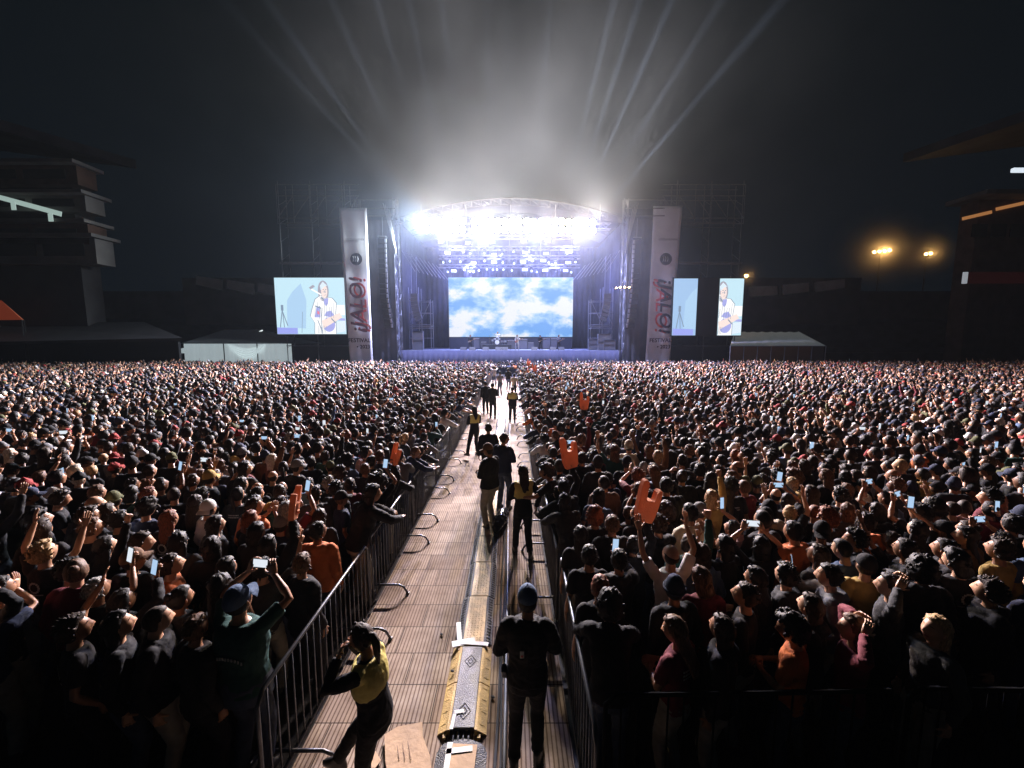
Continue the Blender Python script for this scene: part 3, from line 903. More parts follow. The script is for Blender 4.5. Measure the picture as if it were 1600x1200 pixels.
# low dark shed roof at far left
e = empty('dugout_shed', at(140, 540, 46)); e0 = e.location.copy()
tag(e, 'long low shed with a dark sloping roof at the far left behind the crowd', 'shed')
A = at(-60, 504, 46) - e0; B_ = at(225, 503, 46) - e0; C_ = at(285, 528, 42) - e0; D_ = at(-60, 535, 40) - e0
mb = MB(); mb.add([A, B_, C_, D_, A - Vector((0, 0, .3)), B_ - Vector((0, 0, .3)), C_ - Vector((0, 0, .3)), D_ - Vector((0, 0, .3))], [(0, 3, 2, 1), (4, 5, 6, 7), (0, 1, 5, 4), (1, 2, 6, 5), (2, 3, 7, 6), (3, 0, 4, 7)])
gmesh(e, 'roof', mb, mat('shed_roof', (0.03, 0.03, 0.035), 0.6, var=0.3, vscale=0.6))
mb = MB(); mb.bbox(A.x, C_.x - 1.5, C_.y + 1.2, C_.y + 1.5, -e0.z, C_.z - 0.4); gmesh(e, 'wall', mb, dark_open)
for i in range(6): pass
# small orange-lit tent at the far left
e = empty('food_tent', at(8, 502, 42)); e0 = e.location.copy()
tag(e, 'small orange glowing canopy at the far left edge above the shed', 'tent')
pk = at(-8, 468, 42) - e0; l_ = at(-60, 500, 42) - e0; r_2 = at(34, 499, 42) - e0
mb = MB(); vs = [l_, r_2, r_2 + Vector((-1, 1, 0)), l_ + Vector((-1, 1, 0)), pk + Vector((0, 0.5, 0))]
mb.add(vs, [(0, 1, 4), (1, 2, 4), (2, 3, 4), (3, 0, 4), (0, 3, 2, 1)]); gmesh(e, 'canopy', mb, mat('glowing_canopy', (0.6, 0.2, 0.1), 0.7, emit=(1.0, 0.16, 0.06), estr=0.10, sample=False))
mb = MB()
for p in vs[:4]: mb.tube([p, (p.x, p.y, -e0.z)], 0.05, 5)
gmesh(e, 'tent_pole', mb, black_steel)

# white party tents
tent_w = mat('tent_white_glow', (0.7, 0.73, 0.73), 0.6, bump=0.5, bscale=0.9, var=0.1, vscale=0.7, emit=(0.7, 0.85, 0.9), estr=0.06, sample=False)  # faint glow put into the roof cloth for the light falling on it
tent_in = mat('tent_lit_white', (0.6, 0.62, 0.6), 0.6, emit=(0.75, 0.9, 0.95), estr=0.38, sample=False)  # the cloth itself glows in place of a light inside
e = empty('party_tent', at(370, 565, 47)); e0 = Vector((e.location.x, 47, 0)); e.location = e0
tag(e, 'white marquee with draped walls and a low peaked roof left of the stage', 'tent')
x0, x1 = at(288, 550, 47).x - e0.x, at(456, 550, 47).x - e0.x
zt = at(370, 537, 47).z; zp = at(377, 515, 50).z
mb = MB(); vs = []; fs = []
n_ = 90
for i in range(n_ + 1):
    x = x0 + (x1 - x0) * i / n_; y = 0.10 * math.sin(i * 0.8) + 0.05 * math.sin(i * 2.3)
    vs += [(x, y, 0.02), (x, y * 0.5, zt)]
    if i: fs.append((2 * i - 2, 2 * i, 2 * i + 1, 2 * i - 1))
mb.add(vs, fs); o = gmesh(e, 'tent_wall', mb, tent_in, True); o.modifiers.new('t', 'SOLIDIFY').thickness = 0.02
mb = MB()
for k in range(2):                       # swag of cloth tied back over the wall
    c0 = (x0 + (x1 - x0) * (0.42 + 0.0 * k)); w_ = (x1 - x0) * 0.34
    for q in range(5):
        mb.tube([(c0 + w_ * t, -0.15 - 0.03 * q, zt - 0.1 - (0.5 + 0.28 * q) * math.sin(t * PI)) for t in np.linspace(0, 1, 13)], 0.09, 6)
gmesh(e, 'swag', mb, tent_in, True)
for k, px in enumerate((352, 404)):
    x = at(px, 550, 47).x - e0.x; mb = MB(); mb.tube([(x, -0.2, 0), (x, -0.2, zt)], 0.06, 6); gmesh(e, 'tent_pole', mb, black_steel)
mb = MB(); xm = at(377, 520, 50).x - e0.x
vs = [(x0 - 0.2, -0.3, zt), (x1 + 0.2, -0.3, zt), (x1 + 0.2, 7, zt), (x0 - 0.2, 7, zt), (xm - 2, 3, zp), (xm + 2.2, 3, zp)]
mb.add(vs, [(0, 1, 5, 4), (1, 2, 5), (2, 3, 4, 5), (3, 0, 4), (0, 3, 2, 1)]); gmesh(e, 'tent_roof', mb, mat('tent_roof_dim', (0.4, 0.42, 0.45), 0.7, var=0.1))
mb = MB(); p = at(371, 521, 46.5) - e0; q = at(384, 515, 46.5) - e0; p.y = q.y = 2.6; mb.tube([p, q], 0.07, 6); mb.tube([p, Vector((p.x, 3.0, zp))], 0.02, 4)
o = gmesh(e, 'tube_lamp', mb, mat('white_tube_lamp', (1, 1, 1), emit=(0.9, 1.0, 1.0), estr=1.0, sample=False))
e = empty('white_canopy', (at(240, 560, 47).x, 47, 0)); e0 = e.location.copy()
tag(e, 'small open white canopy beside the marquee at the left', 'tent')
mb = MB(); a = at(256, 552, 47) - e0; b_ = at(285, 541, 47) - e0
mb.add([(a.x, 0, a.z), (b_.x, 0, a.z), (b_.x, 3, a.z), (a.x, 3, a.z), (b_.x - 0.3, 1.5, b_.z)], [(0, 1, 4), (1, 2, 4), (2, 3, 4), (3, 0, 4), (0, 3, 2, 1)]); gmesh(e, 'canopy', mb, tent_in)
mb = MB(); a = at(226, 553, 47) - e0; b_ = at(254, 570, 47) - e0; mb.bbox(a.x, b_.x, 0.1, 0.2, 0.6, a.z); gmesh(e, 'side_cloth', mb, mat('blue_side_cloth', (0.16, 0.22, 0.28), 0.7))
mb = MB()
for x in (at(258, 552, 47).x - e0.x, at(284, 552, 47).x - e0.x):
    for y in (0, 3): mb.tube([(x, y, 0), (x, y, at(256, 552, 47).z)], 0.04, 5)
gmesh(e, 'tent_pole', mb, alu)
e = empty('frame_tent', (at(1215, 560, 45).x, 45, 0)); e0 = e.location.copy()
tag(e, 'long white frame tent with a ribbed roof and tan walls right of the stage', 'tent')
xa, xb = at(1141, 540, 45).x - e0.x, at(1290, 540, 45).x - e0.x
ze = at(1215, 540, 45).z; zr = at(1200, 518, 49).z
xr0, xr1 = at(1148, 518, 49).x - e0.x, at(1248, 518, 49).x - e0.x
mb = MB(); K = 26; vs = []; fs = []
for i in range(K + 1):
    t = i / K; sag = -0.10 * abs(math.sin(t * PI * 7))
    vs += [(xa + (xb - xa) * t, 0, ze + sag * 0.3), (xa + (xb - xa) * t * 1.0 + (xr0 - xa) * 0.5 * (1 - t) + (xr1 - xb) * 0.5 * t, 2, (ze + zr) / 2 + sag), (xr0 + (xr1 - xr0) * t, 4, zr + sag)]
    if i:
        for j in range(2): fs.append((3 * i - 3 + j, 3 * i + j, 3 * i + j + 1, 3 * i - 2 + j))
mb.add(vs, fs); o = gmesh(e, 'tent_roof', mb, tent_w, True); o.modifiers.new('t', 'SOLIDIFY').thickness = 0.03
mb = MB(); mb.bbox(xa + 0.1, xb - 1.6, 0.05, 0.12, 0.02, ze - 0.05); gmesh(e, 'tent_wall', mb, mat('tan_tent_wall', (0.30, 0.2, 0.14), 0.8, var=0.12, vscale=0.8, bump=0.3, bscale=1.4))
mb = MB(); mb.bbox(xb - 1.55, xb - 0.1, 0.05, 0.12, 0.02, ze - 0.05); mb.bbox(xb - 0.17, xb - 0.1, 0.13, 6, 0.02, ze - 0.05); gmesh(e, 'end_wall', mb, mat('grey_tent_wall', (0.2, 0.17, 0.16), 0.8))
mb = MB()
for t in np.linspace(0, 1, 8):
    x = xa + (xb - xa) * t; mb.tube([(x, -0.05, 0), (x, -0.05, ze - 0.02)], 0.05, 5)
mb.tube([(xa, -0.06, ze - 0.06), (xb, -0.06, ze - 0.06)], 0.05, 5); gmesh(e, 'tent_frame', mb, alu)

# sodium floodlights
na_em = mat('sodium_lamp', (1, 1, 1), emit=(1.0, 0.55, 0.16), estr=30, sample=False)
for nm, lamps, Y, z0, powr, lab in [
    ('floodlight', [(1366, 394), (1374, 393), (1382, 392), (1390, 391)], 78, 0, 1500, 'row of four orange sodium floodlights blazing above the right stands'),
    ('floodlight', [(1447, 397), (1454, 396)], 80, 0, 400, 'smaller pair of orange floodlights further right above the stands'),
    ('floodlight', [(1166, 431)], 60, 0, 200, 'single orange floodlight at the top corner of the right side screen'),
        ('floodlight', [(963, 450), (969, 449), (976, 449), (983, 449)], 45.2, 0, 60, 'cluster of small orange lamps on the edge of the right stage tower')]:
    c = at(sum(l[0] for l in lamps) / len(lamps), sum(l[1] for l in lamps) / len(lamps), Y)
    e = empty(nm, (c.x, Y, 0)); e0 = e.location.copy(); tag(e, lab, 'floodlight', 'orange floodlights')
    s_ = Y / 78
    mb = MB(); mb.tube([(0, 0.3, 0), (0, 0.3, c.z + 0.6)], [0.18 * s_, 0.09 * s_], 8)
    xs = [at(l[0], l[1], Y).x - c.x for l in lamps]
    mb.tube([(min(xs) - 0.3, 0.25, c.z), (max(xs) + 0.3, 0.25, c.z)], 0.06, 5); gmesh(e, 'pole', mb, black_steel)
    for l in lamps:
        p = at(l[0], l[1], Y) - e0; r0 = 0.34 * s_ if Y > 50 else 0.1
        mb = MB(); mb.ball((p.x, 0.12, p.z), (r0 * 1.15, 0.2, r0 * 1.05), 10, 6); gmesh(e, 'lamp_head', mb, black_steel, True)
        mb = MB(); mb.ball((p.x, -0.02, p.z), (r0, 0.1, r0 * 0.8), 10, 6); gmesh(e, 'lamp_lens', mb, na_em, True)
    point('floodlight_glow', (c.x, Y - 0.8, c.z), powr * 0.15, (1.0, 0.50, 0.14), 0.3)
    spot('floodlight_light', (c.x, Y - 0.8, c.z), (0, 15, 0), powr, (1.0, 0.52, 0.16), 130, 1.0, 0.3)
# ------------------------------------------------------------------ people
def skin_mat(name, c):
    m = mat(name, c, 0.5, spec=0.4, var=0.1, vscale=14)
    b = m.node_tree.nodes['Principled BSDF']
    b.inputs['Subsurface Weight'].default_value = 0.0
    return m


SKIN = {'light': skin_mat('skin_light', (0.47, 0.26, 0.16)), 'tan': skin_mat('skin_tan', (0.32, 0.155, 0.085)), 'brown': skin_mat('skin_brown', (0.17, 0.078, 0.043))}


def hair_mat(name, c):
    m = mat(name, c, 0.62, spec=0.3)
    nt = m.node_tree; N = nt.nodes; L = nt.links; b = N['Principled BSDF']
    tc = N.new('ShaderNodeTexCoord'); mp = N.new('ShaderNodeMapping'); mp.inputs['Scale'].default_value = (1, 1, 0.22)
    nz = N.new('ShaderNodeTexNoise'); nz.inputs['Scale'].default_value = 75; nz.inputs['Detail'].default_value = 3
    L.new(tc.outputs['Object'], mp.inputs['Vector']); L.new(mp.outputs[0], nz.inputs['Vector'])
    bp = N.new('ShaderNodeBump'); bp.inputs['Strength'].default_value = 0.5; bp.inputs['Distance'].default_value = 0.008
    L.new(nz.outputs['Fac'], bp.inputs['Height']); L.new(bp.outputs[0], b.inputs['Normal'])
    cr = N.new('ShaderNodeValToRGB'); cr.color_ramp.elements[0].position = 0.35; cr.color_ramp.elements[1].position = 0.7
    cr.color_ramp.elements[0].color = (*[x * 0.55 for x in c], 1); cr.color_ramp.elements[1].color = (*[min(1, x * 1.5) for x in c], 1)
    L.new(nz.outputs['Fac'], cr.inputs['Fac']); L.new(cr.outputs['Color'], b.inputs['Base Color'])
    return m


HAIR = {'black': hair_mat('hair_black', (0.012, 0.009, 0.009)), 'dark brown': hair_mat('hair_dark_brown', (0.03, 0.017, 0.011)), 'brown': hair_mat('hair_brown', (0.11, 0.055, 0.03)),
        'auburn': hair_mat('hair_auburn', (0.17, 0.05, 0.022)), 'blond': hair_mat('hair_blond', (0.42, 0.27, 0.13)), 'grey': hair_mat('hair_grey', (0.25, 0.24, 0.23)),
        'bleached': hair_mat('hair_bleached', (0.55, 0.48, 0.38))}
TOPC = {'black': (0.010, 0.010, 0.013), 'charcoal': (0.02, 0.02, 0.024), 'navy': (0.02, 0.028, 0.06), 'dark grey': (0.042, 0.042, 0.046), 'grey': (0.16, 0.16, 0.17),
        'white': (0.62, 0.61, 0.6), 'cream': (0.55, 0.48, 0.36), 'orange': (0.48, 0.13, 0.04), 'red': (0.26, 0.03, 0.028), 'maroon': (0.13, 0.02, 0.03),
        'olive': (0.09, 0.095, 0.04), 'mustard': (0.42, 0.28, 0.09), 'green': (0.02, 0.065, 0.06), 'denim': (0.07, 0.11, 0.19), 'pink': (0.42, 0.25, 0.24), 'brown': (0.13, 0.07, 0.04)}
TOP = {k: mat('cloth_' + k.replace(' ', '_'), c, 0.85, spec=0.25, var=0.18, vscale=7, bump=0.25, bscale=35) for k, c in TOPC.items()}
TROU = {'jeans': mat('jeans_cloth', (0.035, 0.05, 0.085), 0.85, var=0.2, vscale=9), 'black trousers': TOP['black'], 'khaki': mat('khaki_cloth', (0.26, 0.24, 0.2), 0.85, var=0.2, vscale=9)}
feat_m = mat('eye_dark', (0.03, 0.02, 0.02), 0.3); lip_m = mat('lips', (0.30, 0.11, 0.09), 0.45); shoe_m = mat('shoe_leather', (0.02, 0.02, 0.022), 0.4)
eye_w = mat('eye_white', (0.6, 0.6, 0.58), 0.3)


def gs(x, s): return math.exp(-(x / s) ** 2)


def head_pt(d):
    x, y, z = d
    px, py, pz = 0.081 * x, 0.103 * y, 0.122 * z
    if z < 0:
        px *= 1 - 0.30 * (-z) ** 1.4
        if y < 0: py *= 1 - 0.38 * (-z) ** 0.8
        else: py *= 1 + 0.06 * (-z)
    if z > 0.2 and y < 0: py *= 1.04
    if y > 0:
        py += 0.027 * gs(x, 0.17) * max(0, min(1, (0.30 - z) / 0.42)) * max(0, min(1, (z + 0.36) / 0.12)) * y    # nose
        py -= 0.012 * (gs(x - 0.36, 0.17) + gs(x + 0.36, 0.17)) * gs(z - 0.10, 0.13)           # eye sockets
        py += 0.005 * gs(z - 0.30, 0.10) * gs(x, 0.55)                                         # brow
        py += 0.006 * gs(x, 0.25) * gs(z + 0.52, 0.09)                                         # lips
        py -= 0.005 * gs(x, 0.25) * gs(z + 0.66, 0.06)
        py += 0.008 * gs(x, 0.3) * gs(z + 0.84, 0.14)                                          # chin
        py += 0.004 * (gs(x - 0.5, 0.2) + gs(x + 0.5, 0.2)) * gs(z + 0.12, 0.2)                # cheeks
    return Vector((px, py, pz))


def head_mb(nu=34, nv=26, feats=True):
    mb = MB()
    mb.ball((0, 0, 0), 1, nu, nv, 0, fn=head_pt)
    if feats:                                                                                   # lips take their own colour
        for i, f in enumerate(mb.f):
            c = sum((Vector(mb.v[k]) for k in f), Vector()) / len(f)
            if c.y > 0.07 and abs(c.x) < 0.027 and -0.073 < c.z < -0.052: mb.m[i] = 2
        for sx in (-1, 1):
            mb.ball((sx * 0.031, 0.0745, 0.012), (0.0135, 0.010, 0.0085), 10, 6, 4)
            mb.ball((sx * 0.031, 0.082, 0.012), (0.0055, 0.004, 0.0065), 8, 5, 1)
            mb.tube([(sx * 0.014, 0.094, 0.030), (sx * 0.032, 0.092, 0.036), (sx * 0.050, 0.080, 0.030)], [0.003, 0.0042, 0.002], 5, 1)
    for sx in (-1, 1):
        mb.ball((sx * 0.079, -0.004, -0.002), (0.009, 0.020, 0.031), 8, 6, 0, mat=Matrix.Rotation(sx * -0.35, 3, 'Z') @ Matrix.Rotation(0.15, 3, 'X'))
    return mb


def nz3(v, s): return noise.noise(v * s)


def hair_mb(kind, seed=0):
    """built in the head's own frame; face looks to +Y"""
    mb = MB(); off = Vector((seed * 3.1, seed * 1.7, seed * 2.3))
    th, nf, na = dict(short=(0.017, 30, 0.006), crop=(0.008, 30, 0.002), bob=(0.024, 22, 0.008), long=(0.022, 22, 0.007), curly=(0.048, 26, 0.020), afro=(0.075, 22, 0.022),
                      bun=(0.014, 30, 0.004), tail=(0.014, 30, 0.004), messy=(0.030, 24, 0.014), bald=(0.004, 20, 0.001))[kind]

    def fn(d):
        p = head_pt(d)
        x, y, z = d
        line = 0.42 - 0.0 * abs(x)                         # hairline on the forehead
        if kind == 'bald': line = 3 if z > -0.1 and y > -0.75 else line
        t = y - (0.55 * (z - 0.1) + 0.10)
        if z > 0.62: t = min(t, y - 1.2)
        t2 = max(t, (-0.62 - z) if y < 0 else -1) if kind not in ('long', 'bob') else t
        mask = 1 / (1 + math.exp(max(-30, min(30, t2 * 16))))
        if kind == 'bald' and z > 0.35: mask = 0
        n = d.normalized() if d.length else d
        r = th + na * nz3(d + off, 3.4) * 1.6 + na * 0.8 * nz3(d + off, 8)
        return p + n * (r * mask - 0.010 * (1 - mask))
    mb.ball((0, 0, 0), 1, 30, 20, 0, fn=fn)
    if kind in ('short', 'messy', 'bob', 'long', 'tail'):             # loose tufts break the outline
        rr = random.Random(seed * 7 + 1); nt_ = {'short': 55, 'messy': 110, 'bob': 45, 'long': 45, 'tail': 20}[kind]
        for i in range(nt_):
            a_ = rr.uniform(0, 2 * PI); z = rr.uniform(-0.35, 0.98); q_ = math.sqrt(1 - z * z); d = Vector((q_ * math.cos(a_), q_ * math.sin(a_), z))
            if d.y > 0.5 * d.z - 0.02 and d.z < 0.75: continue
            p = head_pt(d) + d * th * 0.45; tdir = (Vector((rr.uniform(-.5, .5), rr.uniform(-.6, .4), rr.uniform(-.9, 0.1) if kind != 'messy' else rr.uniform(-.4, .6))) + d * (0.55 if kind != 'messy' else 0.9)).normalized()
            L0 = rr.uniform(0.02, 0.045) * (1.3 if kind == 'messy' else 1)
            mb.tube([p, p + tdir * L0 * 0.6, p + tdir * L0 - d * 0.004], [0.013, 0.008, 0.001], 5)
    if kind in ('bob', 'long'):
        L_ = 0.12 if kind == 'bob' else 0.34
        secs = [((0, -0.035, 0.02), 0.092, 0.066, 0), ((0, -0.05, -0.06), 0.098, 0.06, 0), ((0, -0.065, -0.12), 0.098, 0.052, 0)]
        if kind == 'long': secs += [((0, -0.10, -0.20), 0.100, 0.045, 0), ((0.01, -0.125, -0.30), 0.092, 0.035, 0), ((0.0, -0.13, -0.38), 0.06, 0.02, 0)]
        else: secs += [((0, -0.06, -0.155), 0.07, 0.03, 0)]
        k0 = len(mb.v); mb.loft(secs, 20)
        for i in range(k0, len(mb.v)):
            v = Vector(mb.v[i]); v += Vector((v.x, v.y + 0.06, 0)).normalized() * (0.012 * nz3(Vector((v.x * 2.2, v.y * 2.2, v.z * 0.4)) + off, 14))
            mb.v[i] = tuple(v)
    if kind == 'bun': mb.ball((0, -0.098, 0.075), (0.043, 0.038, 0.042), 12, 8)
    if kind == 'tail':
        mb.tube([(0, -0.085, 0.05), (0, -0.135, 0.045), (0, -0.155, -0.02), (0.005, -0.14, -0.12), (0.01, -0.135, -0.22)], [0.018, 0.03, 0.036, 0.03, 0.008], 8)
    if kind in ('curly', 'afro'):
        rr = random.Random(seed + 5)
        for i in range(70 if kind == 'curly' else 90):
            th_ = rr.uniform(0, 2 * PI); z = rr.uniform(-0.5, 1)
            d = Vector((math.sqrt(max(0, 1 - z * z)) * math.cos(th_), math.sqrt(max(0, 1 - z * z)) * math.sin(th_), z))
            if d.y > 0.35 + 0.4 * d.z: continue
            p = head_pt(d) + d * (th * rr.uniform(0.7, 1.05))
            mb.ball(p, rr.uniform(0.013, 0.024), 6, 4)
    return mb


def cap_mb(back=False):
    mb = MB(); s = -1 if back else 1

    def fn(d):
        z = max(d.z, -0.05)
        return Vector((d.x * 0.093, d.y * 0.112, z * 0.128 + 0.022))
    mb.ball((0, -0.005, 0), 1, 22, 12, 0, fn=fn)
    vs = []; fs = []                       # curved peak
    K = 12
    for i in range(K + 1):
        a = -1.15 + 2.3 * i / K
        for j, rr in enumerate((0.085, 0.13, 0.178)):
            x = math.sin(a) * (0.088 if j == 0 else 0.088 + 0.004 * j); y = math.cos(a) * rr if j else math.cos(a) * 0.095
            y = 0.02 + math.cos(a) * (0.085, 0.125, 0.165)[j]
            vs.append((x, s * y - (0 if not back else 0.0), 0.030 - 0.045 * (x / 0.088) ** 2 * (j / 2) - 0.012 * j))
    for i in range(K):
        for j in range(2):
            q = i * 3 + j
            fs.append((q, q + 1, q + 4, q + 3))
    n0 = len(vs)
    vs += [(x, y, z - 0.005) for x, y, z in vs]
    fs += [tuple(n0 + i for i in reversed(f)) for f in fs]
    mb.add(vs, fs)
    mb.ball((0, -0.005, 0.15), (0.008, 0.008, 0.005), 6, 4)
    return mb


def beanie_mb():
    mb = MB()
    mb.ball((0, -0.008, 0), 1, 22, 14, 0, fn=lambda d: Vector((d.x * 0.094, d.y * 0.114, max(d.z, -0.0) * 0.145 + 0.012 + (0.0 if d.y < 0 else 0.0))) * (1 + 0.01 * math.sin(math.atan2(d.x, d.y) * 18)))
    mb.tube([(0.097 * math.cos(t), -0.008 + 0.117 * math.sin(t), 0.022) for t in np.linspace(0, 2 * PI, 20)], 0.014, 6)
    return mb


def ik(a, b, l1, l2, hint):
    a = Vector(a); b = Vector(b); d = b - a; L_ = min(d.length, l1 + l2 - 0.004); t = d.normalized()
    b = a + t * L_
    c = (l1 * l1 - l2 * l2 + L_ * L_) / (2 * L_)
    h = math.sqrt(max(0, l1 * l1 - c * c))
    hn = Vector(hint); hn = (hn - t * hn.dot(t)).normalized()
    return a + t * c + hn * h, b


def hand(mb, wrist, fwd, nrm, curl, side, m=0, lod=0):
    """palm and five fingers; fwd = direction of the fingers, nrm = palm normal (the side they close to)"""
    f = Vector(fwd).normalized(); n = Vector(nrm); n = (n - f * n.dot(f)).normalized(); s = f.cross(n) * side
    w = Vector(wrist)
    P = [w - f * 0.01, w + f * 0.03, w + f * 0.07, w + f * 0.092]
    k0 = len(mb.v)
    vs = []; K = 8
    for p, a, b in zip(P, (0.024, 0.034, 0.041, 0.039), (0.018, 0.017, 0.015, 0.011)):
        for j in range(K):
            an = 2 * PI * j / K; vs.append(p + s * (a * math.cos(an)) + n * (b * math.sin(an)))
    fs = [(i * K + j, i * K + (j + 1) % K, (i + 1) * K + (j + 1) % K, (i + 1) * K + j) for i in range(3) for j in range(K)]
    fs += [tuple(range(K - 1, -1, -1)), tuple(3 * K + j for j in range(K))]
    mb.add(vs, fs, m)
    for q, (o_, ln_) in enumerate(((0.031, 0.070), (0.011, 0.080), (-0.010, 0.074), (-0.030, 0.058))):
        c_ = curl[q] if isinstance(curl, (list, tuple)) else curl
        p = w + f * 0.086 + s * o_; ang = 0.08 * c_
        pts = [p - f * 0.012, p]
        for seg in (0.46, 0.31, 0.26):
            ang += c_ * 0.52
            sp = (0.10 * o_ / 0.03) * (1 - min(1, c_))
            p = p + (f * math.cos(ang) + n * math.sin(ang) + s * sp) * ln_ * seg
            pts.append(p)
        mb.tube(pts, [0.0088, 0.0092, 0.0085, 0.0078, 0.006], 6, m)
    ct = curl[4] if isinstance(curl, (list, tuple)) else min(curl, 1.6)
    p = w + f * 0.025 + s * 0.030
    pts = [p - s * 0.012, p]
    d = (s * 0.75 + f * 0.65 + n * 0.2).normalized()
    for seg in (0.034, 0.028):
        p = p + d * seg; pts.append(p)
        d = (d + n * 0.45 * ct - s * 0.5 * ct).normalized()
    mb.tube(pts, [0.011, 0.011, 0.0095, 0.007], 6, m)


LA, LF = 0.285, 0.255
POSES = {
    'down': dict(l=((-0.25, 0.04, 0.90), (-0.3, -1, 0), (0, 0.1, -1), (1, 0, 0), .7), r=((0.25, 0.04, 0.90), (0.3, -1, 0), (0, 0.1, -1), (-1, 0, 0), .7)),
    'clasp': dict(l=((-0.06, 0.24, 1.12), (-1, -0.6, -1), (0.8, 0.5, 0.1), (0, 0.2, -1), .9), r=((0.06, 0.26, 1.14), (1, -0.6, -1), (-0.8, 0.5, 0.1), (0, 0.2, -1), .9)),
    'phone1': dict(l=((-0.22, 0.16, 0.98), (-0.5, -1, 0), (0.1, 0.4, -1), (1, 0, 0), .8), r=((0.13, 0.25, 1.76), (1, -0.4, -0.6), (-0.1, 0.1, 1), (0, 1, 0.1), (.7, .8, .9, 1., .7))),
    'phone2': dict(l=((-0.125, 0.25, 1.72), (-1, -0.2, -0.7), (0.3, 0.1, 0.8), (0.5, 0.8, 0), 1.0), r=((0.125, 0.25, 1.72), (1, -0.2, -0.7), (-0.3, 0.1, 0.8), (-0.5, 0.8, 0), 1.0)),
    'phonelow': dict(l=((-0.22, 0.10, 1.0), (-0.5, -1, 0), (0.1, 0.4, -1), (1, 0, 0), .8), r=((0.11, 0.32, 1.50), (0.8, -0.2, -1), (-0.1, 0.2, 1), (-0.2, 1, 0), 1.0)),
    'fist': dict(l=((-0.24, 0.10, 0.94), (-0.5, -1, 0), (0.1, 0.4, -1), (1, 0, 0), .8), r=((0.23, 0.14, 1.92), (0.9, -0.5, -0.2), (0, 0.1, 1), (-0.3, 1, 0), 2.6)),
    'openhand': dict(l=((-0.28, 0.22, 1.84), (-1, -0.4, -0.3), (-0.1, 0.3, 1), (0.2, 1, 0), .25), r=((0.24, 0.10, 0.94), (0.5, -1, 0), (-0.1, 0.4, -1), (-1, 0, 0), .8)),
    'bothup': dict(l=((-0.30, 0.16, 1.88), (-1, -0.5, -0.3), (-0.1, 0.2, 1), (0.4, 1, 0), .3), r=((0.30, 0.18, 1.86), (1, -0.5, -0.3), (0.1, 0.2, 1), (-0.4, 1, 0), .3)),
    'clap': dict(l=((-0.05, 0.36, 1.58), (-1, 0, -0.8), (0.1, 0.4, 0.9), (1, 0.1, 0), .2), r=((0.06, 0.36, 1.60), (1, 0, -0.8), (-0.1, 0.4, 0.9), (-1, 0.1, 0), .2)),
    'headhold': dict(l=((-0.14, -0.03, 1.68), (-1, 0.1, 0), (0.5, -0.4, 0.6), (0.9, 0.1, -0.3), .6), r=((0.14, -0.03, 1.68), (1, 0.1, 0), (-0.5, -0.4, 0.6), (-0.9, 0.1, -0.3), .6)),
    'lean': dict(lean=0.42, l=((-0.20, 0.60, 1.13), (-1, -0.2, -0.4), (0.7, 0.6, 0), (0, 0.1, -1), .6), r=((0.16, 0.62, 1.13), (1, -0.2, -0.4), (-0.7, 0.6, 0), (0, 0.1, -1), .6)),
    'point': dict(l=((-0.24, 0.10, 0.94), (-0.5, -1, 0), (0.1, 0.4, -1), (1, 0, 0), .8), r=((0.24, 0.40, 1.72), (0.8, -0.2, -0.8), (0.05, 0.7, 0.7), (-1, 0, -0.2), (.1, 2.2, 2.4, 2.4, 1.2))),
    'foam': dict(l=((-0.24, 0.10, 0.94), (-0.5, -1, 0), (0.1, 0.4, -1), (1, 0, 0), .8), r=((0.20, 0.20, 1.86), (0.9, -0.5, -0.2), (0, 0.05, 1), (-1, 0, 0), 1.5)),
}


def rot_bend(p, ang, z0=0.95):
    p = Vector(p)
    k = max(0.0, min(1.0, (p.z - z0 + 0.12) / 0.24)); a = -ang * k
    y, z = p.y, p.z - z0
    return Vector((p.x, y * math.cos(a) - z * math.sin(a), z0 + y * math.sin(a) + z * math.cos(a)))


def remesh(mb, voxel, smooth=2, wr=0.0, wf=9.0, decim=None):
    me = mb.mesh('tmp'); o = bpy.data.objects.new('tmp', me); COL.objects.link(o)
    md = o.modifiers.new('r', 'REMESH'); md.mode = 'VOXEL'; md.voxel_size = voxel; md.use_smooth_shade = True
    if smooth:
        s_ = o.modifiers.new('s', 'SMOOTH'); s_.factor = 0.5; s_.iterations = smooth
    bpy.context.view_layer.update()
    res = bpy.data.meshes.new_from_object(o.evaluated_get(bpy.context.evaluated_depsgraph_get()))
    bpy.data.objects.remove(o); bpy.data.meshes.remove(me)
    if wr > 0:
        n = len(res.vertices); co = np.empty(n * 3, 'f'); no = np.empty(n * 3, 'f')
        res.vertices.foreach_get('co', co); res.vertex_normals.foreach_get('vector', no)
        co = co.reshape(-1, 3); no = no.reshape(-1, 3)
        for i in range(n):
            v = Vector(co[i]); w_ = noise.noise(Vector((v.x * wf, v.y * wf, v.z * wf * 1.8))) + 0.5 * noise.noise(v * wf * 2.3)
            co[i] += no[i] * (wr * (1 - 2 * abs(w_)))
        res.vertices.foreach_set('co', co.ravel())
    return res


def mesh_arrays(me):
    n = len(me.vertices); co = np.empty(n * 3, 'f'); me.vertices.foreach_get('co', co)
    return co.reshape(-1, 3), [tuple(p.vertices) for p in me.polygons], [p.material_index for p in me.polygons]


